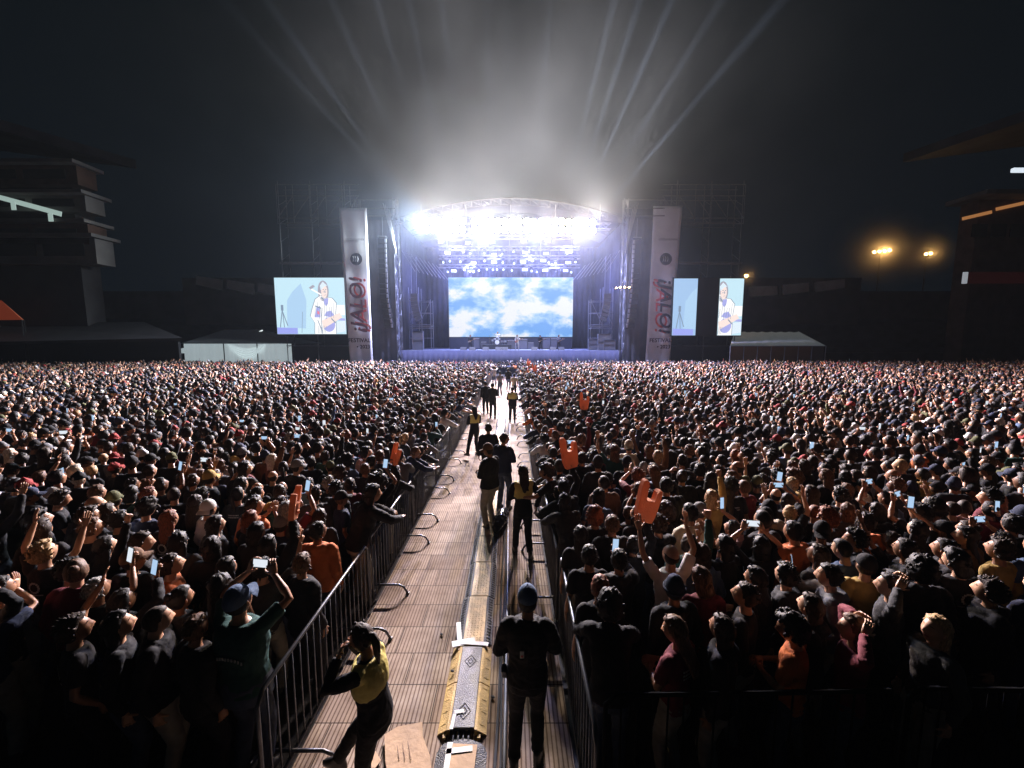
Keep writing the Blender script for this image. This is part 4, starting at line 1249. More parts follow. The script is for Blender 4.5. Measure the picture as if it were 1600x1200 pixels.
def make_person(pose='down', head=(0, 0), top='tee', lean=None, legs=None, arms=None, fine=False, slim=1.0, hands=True, shoulders=0.172, twist=0.0, vest=False, hips_drop=0.0):
    """returns meshes in the person's frame (feet at z=0, facing +Y) and the head matrix"""
    P = dict(POSES[pose]) if isinstance(pose, str) else dict(pose)
    ln = P.get('lean', 0.0) if lean is None else lean
    B = lambda p: rot_bend(p, ln)
    S = slim
    # torso profile
    prof = [(0.80, 0.165, 0.115), (0.88, 0.172, 0.122), (0.97, 0.158, 0.112), (1.08, 0.140, 0.100), (1.18, 0.150, 0.108), (1.28, 0.168, 0.116), (1.36, 0.166, 0.104), (1.42, 0.135, 0.085), (1.455, 0.085, 0.068), (1.475, 0.060, 0.058)]

    def torso(mb, grow, zmin=0.8, zmax=1.5, m=0, n=20):
        secs = []
        for z, a, b in prof:
            if z < zmin - 1e-6 or z > zmax + 1e-6: continue
            secs.append((B((0, 0.0, z)), a * S + grow, b * S + grow, -ln * (1 if z > 1 else 0)))
        mb.loft(secs, n, m, p=2.3)
    sh = {}
    for sd, k in ((-1, 'l'), (1, 'r')):
        s0 = B((sd * shoulders, -0.005, 1.405))
        tgt, hint, fw, nr, curl = P[k] if arms is None or k not in arms else arms[k]
        if isinstance(tgt, tuple) and len(tgt) == 3: w0 = Vector(tgt)
        el, wr = ik(s0, w0, LA, LF, hint)
        sh[k] = (s0, el, wr, fw, nr, curl, sd)
    lg = legs or {'l': ((-0.11, 0.0, 0.08), (0, 1, 0), 0.0), 'r': ((0.11, 0.03, 0.08), (0, 1, 0), 0.0)}
    LG = {}
    for sd, k in ((-1, 'l'), (1, 'r')):
        hp = Vector((sd * 0.088, 0, 0.90 - hips_drop)); kn, an = ik(hp, lg[k][0], 0.43, 0.41, lg[k][1])
        LG[k] = (hp, kn, an, lg[k][2])
    # --- body (skin): everything is one surface
    bm_ = MB()
    for k, (s0, el, wr, fw, nr, curl, sd) in sh.items():
        bm_.tube([s0, s0.lerp(el, 0.5), el, el.lerp(wr, 0.35), wr.lerp(el, 0.12), wr + (wr - el).normalized() * 0.012], [0.046, 0.043, 0.035, 0.037, 0.026, 0.024], 10)
    torso(bm_, -0.02, n=14)
    bm_.tube([B((0, -0.012, 1.40)), B((0, -0.008, 1.50)), B((0, 0.008, 1.555))], [0.062, 0.053, 0.052], 12)
    for k, (hp, kn, an, fa) in LG.items():
        bm_.tube([hp, hp.lerp(kn, 0.5), kn, kn.lerp(an, 0.35), an], [0.075, 0.065, 0.05, 0.048, 0.033], 8)
    body = remesh(bm_, 0.016 if not fine else 0.012, 2)
    out = MB(); co, fs, _ = mesh_arrays(body)
    out.add([tuple(c) for c in co], fs, 0)
    bpy.data.meshes.remove(body)
    nk = B((0, 0.004, 1.54))
    hm_ = Matrix.Translation(nk) @ Matrix.Rotation(head[0], 4, 'Z') @ Matrix.Rotation(head[1] - ln * 0.5, 4, 'X') @ Matrix.Translation((0, 0.018, 0.078))
    hd = head_mb(40, 30) if fine else head_mb(26, 20)
    out.add([hm_ @ Vector(v) for v in hd.v], hd.f); out.m[-len(hd.f):] = hd.m
    hpos = {}
    for k, (s0, el, wr, fw, nr, curl, sd) in sh.items():
        hand(out, wr, fw, nr, curl, sd)
        hpos[k] = wr + Vector(fw).normalized() * 0.1
    # --- top
    tp = MB(); long_ = top in ('jacket', 'hoodie', 'longsleeve')
    g = {'tee': 0.008, 'tank': 0.004, 'longsleeve': 0.009, 'jacket': 0.022, 'hoodie': 0.02}[top]
    torso(tp, g, 0.88, 1.455 if top != 'tank' else 1.42)
    for k, (s0, el, wr, fw, nr, curl, sd) in sh.items():
        r0 = 0.056 + g * 0.8
        if top == 'tank': continue
        tp.ball(s0 + Vector((-sd * 0.012, 0, -0.004)), (r0, r0, r0), 10, 8)
        if long_:
            tp.tube([s0, s0.lerp(el, 0.5), el, el.lerp(wr, 0.5), wr.lerp(el, 0.06)], [r0, r0 * 0.95, r0 * 0.82, r0 * 0.72, r0 * 0.62], 12)
        else:
            tp.tube([s0, s0.lerp(el, 0.35), s0.lerp(el, 0.72)], [r0, r0 * 1.0, r0 * 0.95], 12)
    if top == 'hoodie':
        tp.tube([B((-0.10, 0.03, 1.45)), B((-0.09, -0.06, 1.46)), B((0, -0.115, 1.43)), B((0.09, -0.06, 1.46)), B((0.10, 0.03, 1.45))], [0.02, 0.04, 0.055, 0.04, 0.02], 10)
    if top == 'jacket':
        tp.tube([B((-0.075, 0.03, 1.455)), B((-0.07, -0.05, 1.47)), B((0, -0.072, 1.475)), B((0.07, -0.05, 1.47)), B((0.075, 0.03, 1.455))], [0.012, 0.02, 0.024, 0.02, 0.012], 8)
    topm = remesh(tp, 0.017 if not fine else 0.012, 1, 0.007 if long_ else 0.005, 8.0)
    # --- trousers
    tr = MB()
    secs = [(Vector((0, 0, 0.80 - hips_drop)), 0.172 * S, 0.125 * S, 0), (Vector((0, 0, 0.90 - hips_drop * 0.7)), 0.178 * S, 0.130 * S, 0), (B((0, 0, 0.96)), 0.168 * S, 0.122 * S, 0), (B((0, 0, 1.01)), 0.155 * S, 0.115 * S, 0)]
    tr.loft(secs, 18, p=2.2)
    for k, (hp, kn, an, fa) in LG.items():
        tr.tube([hp + Vector((0, 0, -0.02)), hp.lerp(kn, 0.5), kn, kn.lerp(an, 0.5), an + (kn - an).normalized() * 0.02], [0.100, 0.086, 0.068, 0.062, 0.058], 12)
    trm = remesh(tr, 0.019 if not fine else 0.013, 1, 0.006, 7.0)
    # --- shoes
    sh_ = {}
    for k, (hp, kn, an, fa) in LG.items():
        s_ = MB(); M_ = Matrix.Translation(an) @ Matrix.Rotation(fa, 4, 'Z')
        s_.loft([((0, 0.035, -0.078), 0.040, 0.135, 0), ((0, 0.035, -0.055), 0.042, 0.135, 0), ((0, 0.01, -0.02), 0.040, 0.10, 0), ((0, -0.02, 0.02), 0.040, 0.052, 0), ((0, -0.02, 0.06), 0.040, 0.048, 0)], 12, p=2.4)
        s_.v = [tuple(M_ @ Vector(v)) for v in s_.v]
        sh_[k] = s_
    return dict(body=out, top=topm, trousers=trm, shoes=sh_, head=hm_, hands=hpos, sh=sh, B=B, ln=ln, torso=torso)
# ------------------------------------------------------------------ crowd prototypes
PROTO = {}
_spec = [  # key, pose, head yaw/pitch, top kind, slim
    ('down0', 'down', (0.0, 0.10), 'tee', 1.0), ('down1', 'down', (0.5, 0.05), 'jacket', 1.0), ('down2', 'down', (-0.5, 0.12), 'hoodie', 1.0),
    ('down3', 'down', (0.15, 0.22), 'longsleeve', 0.92), ('down4', 'clasp', (-0.15, 0.0), 'jacket', 1.05), ('down5', 'clasp', (0.25, -0.2), 'tee', 0.92),
    ('tank', 'down', (-0.2, 0.05), 'tank', 0.9),
    ('phone1', 'phone1', (0.05, 0.30), 'tee', 0.95), ('phone1j', 'phone1', (0.0, 0.25), 'jacket', 1.0), ('phone2', 'phone2', (0, 0.22), 'tee', 1.0), ('phonelow', 'phonelow', (-0.1, 0.05), 'hoodie', 0.95),
    ('fist', 'fist', (0.1, 0.2), 'longsleeve', 1.0), ('openhand', 'openhand', (-0.1, 0.2), 'tee', 0.95), ('bothup', 'bothup', (0, 0.25), 'tee', 1.0), ('bothupj', 'bothup', (0.2, 0.2), 'longsleeve', 0.95),
    ('clap', 'clap', (0.1, 0.1), 'tee', 0.95), ('headhold', 'headhold', (0, 0.1), 'longsleeve', 0.95), ('lean', 'lean', (-0.2, 0.15), 'jacket', 1.0), ('lean2', 'lean', (0.5, 0.0), 'tee', 0.95),
    ('point', 'point', (0.1, 0.15), 'tee', 1.0), ('foam', 'foam', (0, 0.2), 'jacket', 1.0)]
body_slots = [SKIN['tan'], feat_m, lip_m, shoe_m, eye_w]


def mk_mesh(mb, name, mats):
    return mb.mesh(name, mats, True)


for key, pose, hd, tk, slim in _spec:
    pd = make_person(pose, hd, tk, slim=slim)
    b = pd['body']
    for k in ('l', 'r'): b.add(pd['shoes'][k].v, pd['shoes'][k].f, 3)
    me = mk_mesh(b, 'person_body', body_slots)
    pd['body_me'] = me
    pd['top'].materials.clear(); pd['top'].materials.append(TOP['black']); pd['top'].name = 'upper_clothes'
    pd['trousers'].materials.clear(); pd['trousers'].materials.append(TROU['jeans']); pd['trousers'].name = 'trousers'
    for mm in (me, pd['top'], pd['trousers']): mm.polygons.foreach_set('use_smooth', [True] * len(mm.polygons))
    pd['tk'] = tk
    PROTO[key] = pd
HK = ['short', 'crop', 'bob', 'long', 'curly', 'afro', 'bun', 'tail', 'messy', 'bald']
HMESH = {k: mk_mesh(hair_mb(k, i), 'hair', [HAIR['black']]) for i, k in enumerate(HK)}
HMESH['capback'] = mk_mesh(cap_mb(True), 'cap', [TOP['black']]); HMESH['cap'] = mk_mesh(cap_mb(), 'cap', [TOP['black']]); HMESH['beanie'] = mk_mesh(beanie_mb(), 'beanie', [TOP['black']])

phone_em = mat('phone_screen_glow', (0, 0, 0), emit=(0.50, 0.72, 1.0), estr=0.85, sample=False)
phone_wh = mat('phone_screen_white', (0, 0, 0), emit=(0.85, 0.92, 1.0), estr=0.9, sample=False)
phone_body = mat('phone_body', (0.02, 0.02, 0.02), 0.3)
pb = MB(); pb.bevbox((0, 0, 0), (0.078, 0.010, 0.158), 0.003)
PH_BODY = pb.mesh('phone', [phone_body])
ps = MB(); ps.bevbox((0, -0.0055, 0), (0.070, 0.003, 0.146), 0.001)
PH_SCR = ps.mesh('phone_screen', [phone_em])
# foam hand: index and little finger up
fo = [(-0.085, 0.0), (0.085, 0.0), (0.105, 0.07), (0.12, 0.16), (0.125, 0.24), (0.128, 0.33), (0.115, 0.365), (0.09, 0.37), (0.068, 0.345), (0.062, 0.27), (0.05, 0.245), (0.02, 0.255), (-0.01, 0.25),
      (-0.035, 0.255), (-0.048, 0.28), (-0.05, 0.42), (-0.062, 0.46), (-0.088, 0.47), (-0.112, 0.455), (-0.12, 0.41), (-0.12, 0.22), (-0.118, 0.1)]
foam_m = mat('orange_foam', (0.62, 0.26, 0.14), 0.8, var=0.12, vscale=10, bump=0.4, bscale=60, spec=0.3)
_nt = foam_m.node_tree                     # soft foam lets part of the stage light through
_tl = _nt.nodes.new('ShaderNodeBsdfTranslucent'); _tl.inputs[0].default_value = (0.7, 0.28, 0.15, 1)
_mx = _nt.nodes.new('ShaderNodeMixShader'); _mx.inputs[0].default_value = 0.28
_nt.links.new(_nt.nodes['Principled BSDF'].outputs[0], _mx.inputs[1]); _nt.links.new(_tl.outputs[0], _mx.inputs[2]); _nt.links.new(_mx.outputs[0], _nt.nodes['Material Output'].inputs[0])
fb = MB()
inner = [(x * 0.93, 0.008 + y * 0.965) for x, y in fo]
n = len(fo)
T = Matrix.Translation((0, 0.04, 0)) @ PM
lay = [(inner, 0.0), (fo, 0.012), (fo, 0.068), (inner, 0.08)]
vs = []
for poly, th in lay: vs += [T @ Vector((x, y, th)) for x, y in poly]
fs = [tuple(range(n - 1, -1, -1)), tuple(3 * n + i for i in range(n))] + [(l * n + i, l * n + (i + 1) % n, (l + 1) * n + (i + 1) % n, (l + 1) * n + i) for l in range(3) for i in range(n)]
fb.add(vs, fs); FOAM = fb.mesh('foam_hand', [foam_m])
_b = bmesh.new(); _b.from_mesh(FOAM); bmesh.ops.recalc_face_normals(_b, faces=_b.faces); _b.to_mesh(FOAM); _b.free()
fgl = MB()                                        # folded-down fingers drawn on the palm as raised ridges
for x in (-0.035, 0.0, 0.035): fgl.tube([(x, 0.0425, 0.235), (x, 0.046, 0.17), (x, 0.0425, 0.13)], 0.012, 6)
fgl.tube([(-0.09, 0.0425, 0.08), (-0.03, 0.05, 0.12), (0.04, 0.0425, 0.125)], 0.016, 6)
FOAM_F = fgl.mesh('folded_finger', [foam_m])

def print_mesh(seed):
    rr = random.Random(seed); mb = MB()
    def P(x, z):
        a, b = 0.168 + 0.0125, 0.116 + 0.0135
        c = max(0.0, 1 - (abs(x) / a) ** 2.3) ** (1 / 2.3); f = 1 - 0.05 * abs(z - 1.28) / 0.1
        return Vector((x, -b * c * f, z))
    def blk(x0, x1, z0, z1):
        n_ = 4; vs = []; fs = []
        for i in range(n_ + 1):
            x = x0 + (x1 - x0) * i / n_
            vs += [P(x, z0), P(x, z1)]
            if i: fs.append((2 * i - 2, 2 * i, 2 * i + 1, 2 * i - 1))
        mb.add(vs, fs)
    if seed % 2 == 0:
        for r0 in range(rr.choice([2, 3, 5])):
            z = 1.33 - 0.034 * r0; x = -0.09
            while x < 0.085:
                w_ = rr.uniform(0.008, 0.022); blk(x, min(0.09, x + w_), z - 0.009, z + 0.009); x += w_ + 0.006
    else:
        for k in range(14):
            a_ = 2 * PI * k / 14; x = 0.055 * math.cos(a_); z = 1.28 + 0.055 * math.sin(a_); blk(x - 0.012, x + 0.012, z - 0.011, z + 0.011)
        blk(-0.085, 0.085, 1.19, 1.205)
    return mb.mesh('back_print', [print_m])


print_m = mat('shirt_print', (0.38, 0.37, 0.35), 0.8, var=0.3, vscale=40)
PRINTS = [print_mesh(k) for k in range(5)]
# ------------------------------------------------------------------ individuals
taken = [(-2.36, 3.2)]          # (x, y) of everybody standing
people = []         # records for labels


def setmat(o, i, m):
    o.material_slots[i].link = 'OBJECT'; o.material_slots[i].material = m


def place(key, x, y, rz=0.0, sc_=1.0, hair='short', hcol='black', top='black', trou='jeans', skin='tan', label=None, hat=None, hatcol='black', group='people standing in the crowd'):
    pd = PROTO[key]
    o = bpy.data.objects.new('person', pd['body_me']); COL.objects.link(o)
    o.location = (x, y, 0.0); o.rotation_euler = (0, 0, rz); o.scale = (sc_, sc_, sc_)
    setmat(o, 0, SKIN[skin])
    t = bpy.data.objects.new({'tee': 't_shirt', 'tank': 'tank_top', 'jacket': 'jacket', 'hoodie': 'hoodie', 'longsleeve': 'sweater'}[pd['tk']], pd['top']); COL.objects.link(t); t.parent = o; setmat(t, 0, TOP[top])
    r = bpy.data.objects.new('trousers', pd['trousers']); COL.objects.link(r); r.parent = o; setmat(r, 0, TROU[trou])
    if hair and hair != 'none':
        h = bpy.data.objects.new('hair', HMESH[hair]); COL.objects.link(h); h.parent = o; h.matrix_basis = pd['head']; setmat(h, 0, HAIR[hcol])
    if hat:
        h = bpy.data.objects.new('beanie' if hat == 'beanie' else 'cap', HMESH[hat]); COL.objects.link(h); h.parent = o; h.matrix_basis = pd['head'] @ Matrix.Translation((0, 0, 0.012)); setmat(h, 0, TOP[hatcol])
    o['category'] = 'person'; o['group'] = group
    taken.append((x, y))
    rec = dict(o=o, x=x, y=y, key=key, hair=hair, hcol=hcol, top=top, tk=t.name.split('.')[0], hat=hat, hatcol=hatcol, label=label, sc=sc_, M=Matrix.Translation((x, y, 0)) @ Matrix.Rotation(rz, 4, 'Z') @ Matrix.Scale(sc_, 4))
    people.append(rec)
    if label: o['label'] = label
    rec['items'] = []
    if pd['tk'] == 'tee' and top in ('black', 'charcoal', 'navy', 'maroon', 'grey') and y < 9 and rnd.random() < 0.5:
        q = bpy.data.objects.new('back_print', rnd.choice(PRINTS)); COL.objects.link(q); q.parent = o
    if key in ('phone1', 'phone1j', 'phonelow', 'phone2'):
        if key == 'phone2': p = (pd['hands']['l'] + pd['hands']['r']) / 2 + Vector((0, 0.0, -0.01)); rot = Matrix.Rotation(PI / 2, 4, 'Y')
        else: p = pd['hands']['r'] + Vector((-0.012, -0.004, 0.028)); rot = Matrix.Rotation(0.12, 4, 'Y')
        e = bpy.data.objects.new('phone', PH_BODY); COL.objects.link(e)
        s_ = bpy.data.objects.new('screen', PH_SCR); COL.objects.link(s_); s_.parent = e
        if rnd.random() < 0.4: setmat(s_, 0, phone_wh)
        Mw = rec['M'] @ Matrix.Translation(p) @ Matrix.Rotation(-0.15, 4, 'X') @ rot
        e.location = Mw.to_translation(); e.rotation_euler = Mw.to_euler()
        e['category'] = 'phone'; e['group'] = 'phones held up in the crowd'; rec['items'].append(('phone', e))
    if key == 'foam':
        e = bpy.data.objects.new('foam_hand', FOAM); COL.objects.link(e)
        s_ = bpy.data.objects.new('folded_fingers', FOAM_F); COL.objects.link(s_); s_.parent = e
        Mw = rec['M'] @ Matrix.Translation(pd['hands']['r'] + Vector((0, 0.0, -0.10)))
        e.location = Mw.to_translation(); e.scale = (1.2,) * 3 if x > 0 else (0.85,) * 3; e.rotation_euler = (rnd.uniform(-.25, .15), rnd.uniform(-.25, .25), rz + (rnd.uniform(-.3, .3) if x > 0 else -1.2 + rnd.uniform(-.2, .2))); e['category'] = 'foam hand'; e['group'] = 'orange foam hands'; rec['items'].append(('foam', e))
    return rec


def at_head(px, py, sc_=1.0):
    zt = 1.735 * sc_
    p = ground(px, py, zt)
    return p.x, p.y


def face_stage(x, y): return math.atan2(-(0 - x), 50 - y) if False else math.atan2(x, 50 - y) * 1.0


# people one can pick out in the photograph: px, py of the top of the head, prototype, scale, extra turn, hair, hair colour, top colour, options
NB = [
    (110, 968, 'openhand', 0.93, -0.6, 'messy', 'dark brown', 'charcoal', {}), (182, 960, 'down3', 0.93, -0.9, 'bob', 'black', 'black', dict(skin='light')),
    (240, 952, 'down1', 0.95, -1.1, 'crop', 'dark brown', 'black', dict(skin='light')), (300, 968, 'down1', 0.93, -0.4, 'short', 'brown', 'charcoal', {}),
    (265, 868, 'down3', 0.96, -0.9, 'short', 'dark brown', 'orange', dict(skin='light')), (108, 876, 'down3', 0.94, -0.8, 'messy', 'black', 'black', dict(skin='light')),
    (150, 905, 'phone1', 0.93, -0.2, 'short', 'grey', 'black', {}), (205, 862, 'down2', 0.97, 0.1, 'crop', 'black', 'black', dict(hat='cap', hatcol='brown')),
    (190, 925, 'phone1j', 0.90, -0.2, 'bob', 'black', 'black', {}), (88, 770, 'down5', 0.96, -0.6, 'messy', 'dark brown', 'black', {}), (60, 800, 'down3', 0.98, -0.6, 'curly', 'black', 'charcoal', {}),
    (300, 742, 'bothup', 0.96, -0.1, 'short', 'dark brown', 'dark grey', {}), (325, 738, 'down1', 1.0, -0.5, 'crop', 'black', 'black', dict(hat='cap', hatcol='mustard')),
    (323, 785, 'down1', 0.97, -0.5, 'crop', 'black', 'white', dict(hat='capback', hatcol='white')), (262, 800, 'down0', 0.98, 0, 'long', 'auburn', 'charcoal', {}), (150, 760, 'down0', 0.96, 0, 'long', 'brown', 'charcoal', {}),
    (205, 872, 'phone1', 0.97, -0.1, 'short', 'black', 'olive', {}) if False else (60, 880, 'down2', 0.97, -0.4, 'messy', 'brown', 'charcoal', {}),
    (395, 780, 'down2', 1.0, -0.2, 'short', 'dark brown', 'orange', {}), (495, 818, 'down2', 0.98, 0.1, 'short', 'black', 'orange', dict(skin='brown')), (418, 840, 'foam', 0.97, 0.1, 'bob', 'black', 'black', {}),
    (545, 838, 'down3', 0.95, 0.5, 'short', 'dark brown', 'maroon', {}), (470, 868, 'down1', 0.95, -0.3, 'short', 'brown', 'black', {}), (520, 862, 'lean', 0.98, 0.9, 'short', 'black', 'black', {}),
    (558, 838, 'phonelow', 0.95, 0.2, 'crop', 'black', 'charcoal', {}), (580, 812, 'phone1', 1.0, 0.0, 'curly', 'dark brown', 'black', {}), (600, 745, 'phone1', 0.97, 0.1, 'afro', 'dark brown', 'black', {}),
    (455, 690, 'phone2', 0.97, 0.1, 'short', 'black', 'black', {}), (240, 690, 'down0', 0.97, 0.1, 'crop', 'black', 'black', dict(hat='cap', hatcol='red')), (290, 660, 'down0', 0.97, 0.1, 'crop', 'black', 'black', dict(hat='cap', hatcol='red')),
    (640, 752, 'phonelow', 0.98, 0.0, 'crop', 'black', 'black', dict(hat='cap', hatcol='navy')), (655, 706, 'lean', 0.99, 0.3, 'crop', 'black', 'grey', dict(hat='cap', hatcol='black')),
    (676, 742, 'foam', 0.92, 0.3, 'short', 'black', 'black', {}), (645, 812, 'lean2', 0.96, -0.6, 'short', 'black', 'maroon', {}), (575, 690, 'down5', 0.97, 0, 'short', 'black', 'maroon', {}),
    # right crowd
    (868, 655, 'down0', 0.97, 0.2, 'short', 'black', 'orange', {}), (848, 700, 'down4', 1.0, 0.2, 'crop', 'black', 'black', {}), (843, 668, 'down0', 0.98, 0, 'none', 'black', 'grey', dict(hat='beanie', hatcol='grey')),
    (893, 700, 'phone2', 0.96, -0.1, 'long', 'dark brown', 'black', {}), (880, 748, 'foam', 0.95, 0.1, 'long', 'black', 'black', {}), (935, 715, 'down4', 1.04, 0.1, 'crop', 'black', 'charcoal', dict(hat='cap', hatcol='charcoal')),
    (983, 690, 'down4', 1.02, 0, 'crop', 'black', 'cream', dict(hat='capback', hatcol='cream')), (945, 745, 'down1', 1.0, 0, 'crop', 'black', 'brown', {}), (980, 715, 'down0', 1.0, -0.3, 'crop', 'dark brown', 'black', dict(hat='cap', hatcol='black')),
    (1028, 705, 'fist', 1.0, 0.2, 'short', 'blond', 'brown', {}), (1042, 748, 'down4', 1.06, 0, 'short', 'black', 'black', {}), (1000, 755, 'down2', 0.98, -0.3, 'short', 'brown', 'charcoal', {}),
    (957, 808, 'down4', 0.99, 0.0, 'short', 'brown', 'black', {}), (930, 796, 'down0', 0.94, 0, 'curly', 'auburn', 'black', {}), (1030, 808, 'phonelow', 0.98, 0.1, 'messy', 'dark brown', 'black', {}), (990, 840, 'foam', 0.90, 0.0, 'short', 'black', 'black', {}),
    (1080, 790, 'down4', 1.03, 0.3, 'short', 'black', 'cream', {}), (1112, 768, 'fist', 0.98, 0.1, 'bob', 'blond', 'mustard', {}), (1150, 695, 'down4', 1.0, 0.3, 'crop', 'black', 'grey', dict(hat='cap', hatcol='white')),
    (1155, 722, 'down1', 1.02, 0.2, 'bald', 'dark brown', 'olive', {}), (1145, 815, 'phone1', 0.93, 0.4, 'short', 'black', 'pink', {}), (1195, 800, 'down4', 1.05, 0.2, 'crop', 'black', 'black', {}), (1165, 752, 'down4', 0.98, 0.3, 'crop', 'brown', 'maroon', {}),
    (1243, 818, 'down4', 1.02, 0.3, 'short', 'black', 'orange', {}), (1190, 755, 'phone2', 0.98, 0.1, 'short', 'black', 'charcoal', {}), (1240, 738, 'down0', 0.96, 0.2, 'afro', 'brown', 'black', {}), (1295, 798, 'down0', 0.97, 0.2, 'curly', 'auburn', 'charcoal', {}),
    (1328, 805, 'down4', 0.98, 0.6, 'crop', 'black', 'white', dict(hat='capback', hatcol='charcoal')), (1340, 830, 'down1', 0.97, 0.4, 'messy', 'black', 'dark grey', {}), (1388, 768, 'phone2', 0.98, 0.2, 'crop', 'black', 'black', {}),
    (1400, 735, 'down4', 1.0, 0.4, 'bald', 'black', 'black', {}), (1440, 790, 'phone2', 1.0, 0.3, 'messy', 'black', 'black', {}), (1418, 845, 'down2', 0.98, 0.8, 'short', 'black', 'black', {}), (1480, 845, 'down2', 0.97, 0.9, 'short', 'black', 'charcoal', {}),
    (1185, 890, 'down4', 0.95, 0.6, 'long', 'black', 'black', dict(skin='light')), (1230, 885, 'down2', 0.94, 0.7, 'messy', 'black', 'charcoal', dict(skin='light')), (1300, 885, 'phonelow', 0.97, 0.9, 'short', 'black', 'grey', dict(skin='light')),
    (1395, 900, 'headhold', 0.96, 0.8, 'short', 'black', 'dark grey', dict(skin='light')), (1270, 932, 'down2', 0.93, 0.9, 'long', 'dark brown', 'black', dict(skin='light')), (1550, 908, 'down2', 0.95, 1.0, 'messy', 'dark brown', 'black', dict(skin='light')),
    (1540, 1015, 'down3', 0.93, 1.4, 'long', 'blond', 'dark grey', dict(skin='light')), (1380, 1000, 'headhold', 0.93, 1.0, 'bob', 'brown', 'maroon', dict(skin='light')), (1265, 985, 'down5', 0.93, 0.7, 'curly', 'black', 'orange', {}),
    (1145, 985, 'down2', 0.93, 0.9, 'long', 'dark brown', 'black', {}), (1112, 932, 'down2', 0.95, 0.9, 'long', 'black', 'black', {}), (1085, 1008, 'down5', 0.92, 0.6, 'long', 'brown', 'maroon', {}), (1055, 905, 'down2', 0.97, 0.2, 'crop', 'black', 'black', dict(hat='beanie', hatcol='navy')),
    (1100, 892, 'down5', 0.95, -0.1, 'bob', 'brown', 'maroon', {}), (1025, 958, 'down2', 0.94, 0.5, 'long', 'black', 'black', {}), (932, 950, 'lean', 0.96, -0.2, 'curly', 'black', 'black', {}), (920, 903, 'down0', 0.95, 0, 'short', 'auburn', 'black', {}),
    (870, 893, 'lean2', 0.93, 0.4, 'short', 'black', 'charcoal', {}), (968, 862, 'phonelow', 0.96, 0.1, 'short', 'black', 'charcoal', {}), (895, 855, 'down0', 0.96, 0, 'short', 'black', 'black', {}), (875, 825, 'down0', 0.94, 0, 'long', 'black', 'charcoal', {}),
    (905, 648, 'foam', 0.95, 0.0, 'short', 'black', 'black', {}), (760, 640, 'down0', 0.9, 0, 'short', 'black', 'black', {}) if False else (1010, 640, 'fist', 0.97, 0.0, 'short', 'black', 'black', {}), (822, 574, 'foam', 0.99, 0.0, 'short', 'black', 'orange', {}), (832, 583, 'foam', 0.97, 0.0, 'short', 'black', 'orange', {}),
    (862, 778, 'lean', 0.95, 0.2, 'bob', 'black', 'dark grey', {}), (1135, 840, 'clap', 0.97, 0.3, 'bob', 'black', 'black', {}),
]
PUSHY = 3.12
for px, py, key, s_, turn, hair, hcol, top, opt in NB:
    x, y = at_head(px, py, s_)
    if y < PUSHY: y = PUSHY
    if x < 0.2 and x > -2.25: x = -2.28
    if x > -0.2 and x < 0.85: x = 0.86
    ok = all((x - a) ** 2 + (y - b) ** 2 > 0.27 ** 2 for a, b in taken)
    if not ok: continue
    place(key, x, y, face_stage(x, y) - turn * 0 + turn * (-1 if False else 1) * (1), s_, hair, hcol, top, trou=rnd.choice(['jeans', 'black trousers', 'jeans', 'khaki']), **{k: v for k, v in opt.items()})

# the rest of the crowd on a loose grid
spots = []
r_ = random.Random(11)
Y = 3.2
row = 0
while Y < 43.6:
    lim = 1.36 * Y + 1.5
    for sd in (-1, 1):
        x = 2.26 if sd < 0 else 0.84
        x += r_.uniform(0, 0.12)
        while x < min(lim, 66):
            X = sd * x; y = Y + r_.uniform(-0.22, 0.22)
            dens = 0.93 if Y < 25 else 0.96
            if r_.random() < dens and all((X - a) ** 2 + (y - b) ** 2 > 0.31 ** 2 for a, b in (taken if Y < 14 else ())):
                spots.append((X, y, row))
            x += r_.uniform(0.36, 0.47) if Y < 12 else r_.uniform(0.38, 0.53)
    Y += 0.43 if Y < 10 else 0.47 if Y < 30 else 0.5
    row += 1
for _k in range(90): spots.append((-3.0 + 4.8 * ((_k * 0.618) % 1), 39.6 + 3.9 * _k / 90, row))
spots.sort(key=lambda s: math.hypot(s[0], s[1]))
# seen first: inside the frame
def in_frame(X, y, m=40):
    v = Vector((X, y, 1.55 - CAMZ)); zc = v.y * math.cos(PITCH) - v.z * math.sin(PITCH); yc = v.y * math.sin(PITCH) + v.z * math.cos(PITCH)
    return -m < 800 + F * v.x / zc < 1600 + m and (600 - F * yc / zc) < 1240
n_ind = 300 - len(people) - 12
ind = [s for s in spots if in_frame(s[0], s[1])][:n_ind]
indset = set(ind)
rest = [s for s in spots if s not in indset and (in_frame(s[0], s[1], 400) or s[1] > 6) and s[1] > 3.1]
TOPW = [('black', 62), ('charcoal', 18), ('navy', 8), ('dark grey', 8), ('grey', 3), ('white', 2.0), ('cream', 1), ('orange', 1.2), ('red', .8), ('maroon', 3.5), ('olive', 2), ('mustard', 1), ('green', 1.5), ('denim', 4), ('pink', 1), ('brown', 3)]
HCW = [('black', 50), ('dark brown', 30), ('brown', 10), ('auburn', 4), ('blond', 3), ('grey', 2), ('bleached', 1)]
HKW = [('short', 28), ('crop', 9), ('bob', 12), ('long', 24), ('curly', 6), ('afro', 2), ('bun', 4), ('tail', 5), ('messy', 16), ('bald', 2)]
KW = [('down0', 14), ('down1', 13), ('down2', 13), ('down3', 11), ('down4', 9), ('down5', 8), ('tank', 3), ('phone1', 1.1), ('phone1j', .7), ('phone2', 1.1), ('phonelow', 1), ('fist', 1.6), ('openhand', 1.3), ('bothup', 1.2), ('bothupj', 0.8), ('clap', 1.5), ('headhold', 0.8), ('point', 0.7)]


def pick(r, w):
    t = r.uniform(0, sum(x[1] for x in w))
    for k, v in w:
        t -= v
        if t <= 0: return k
    return w[0][0]


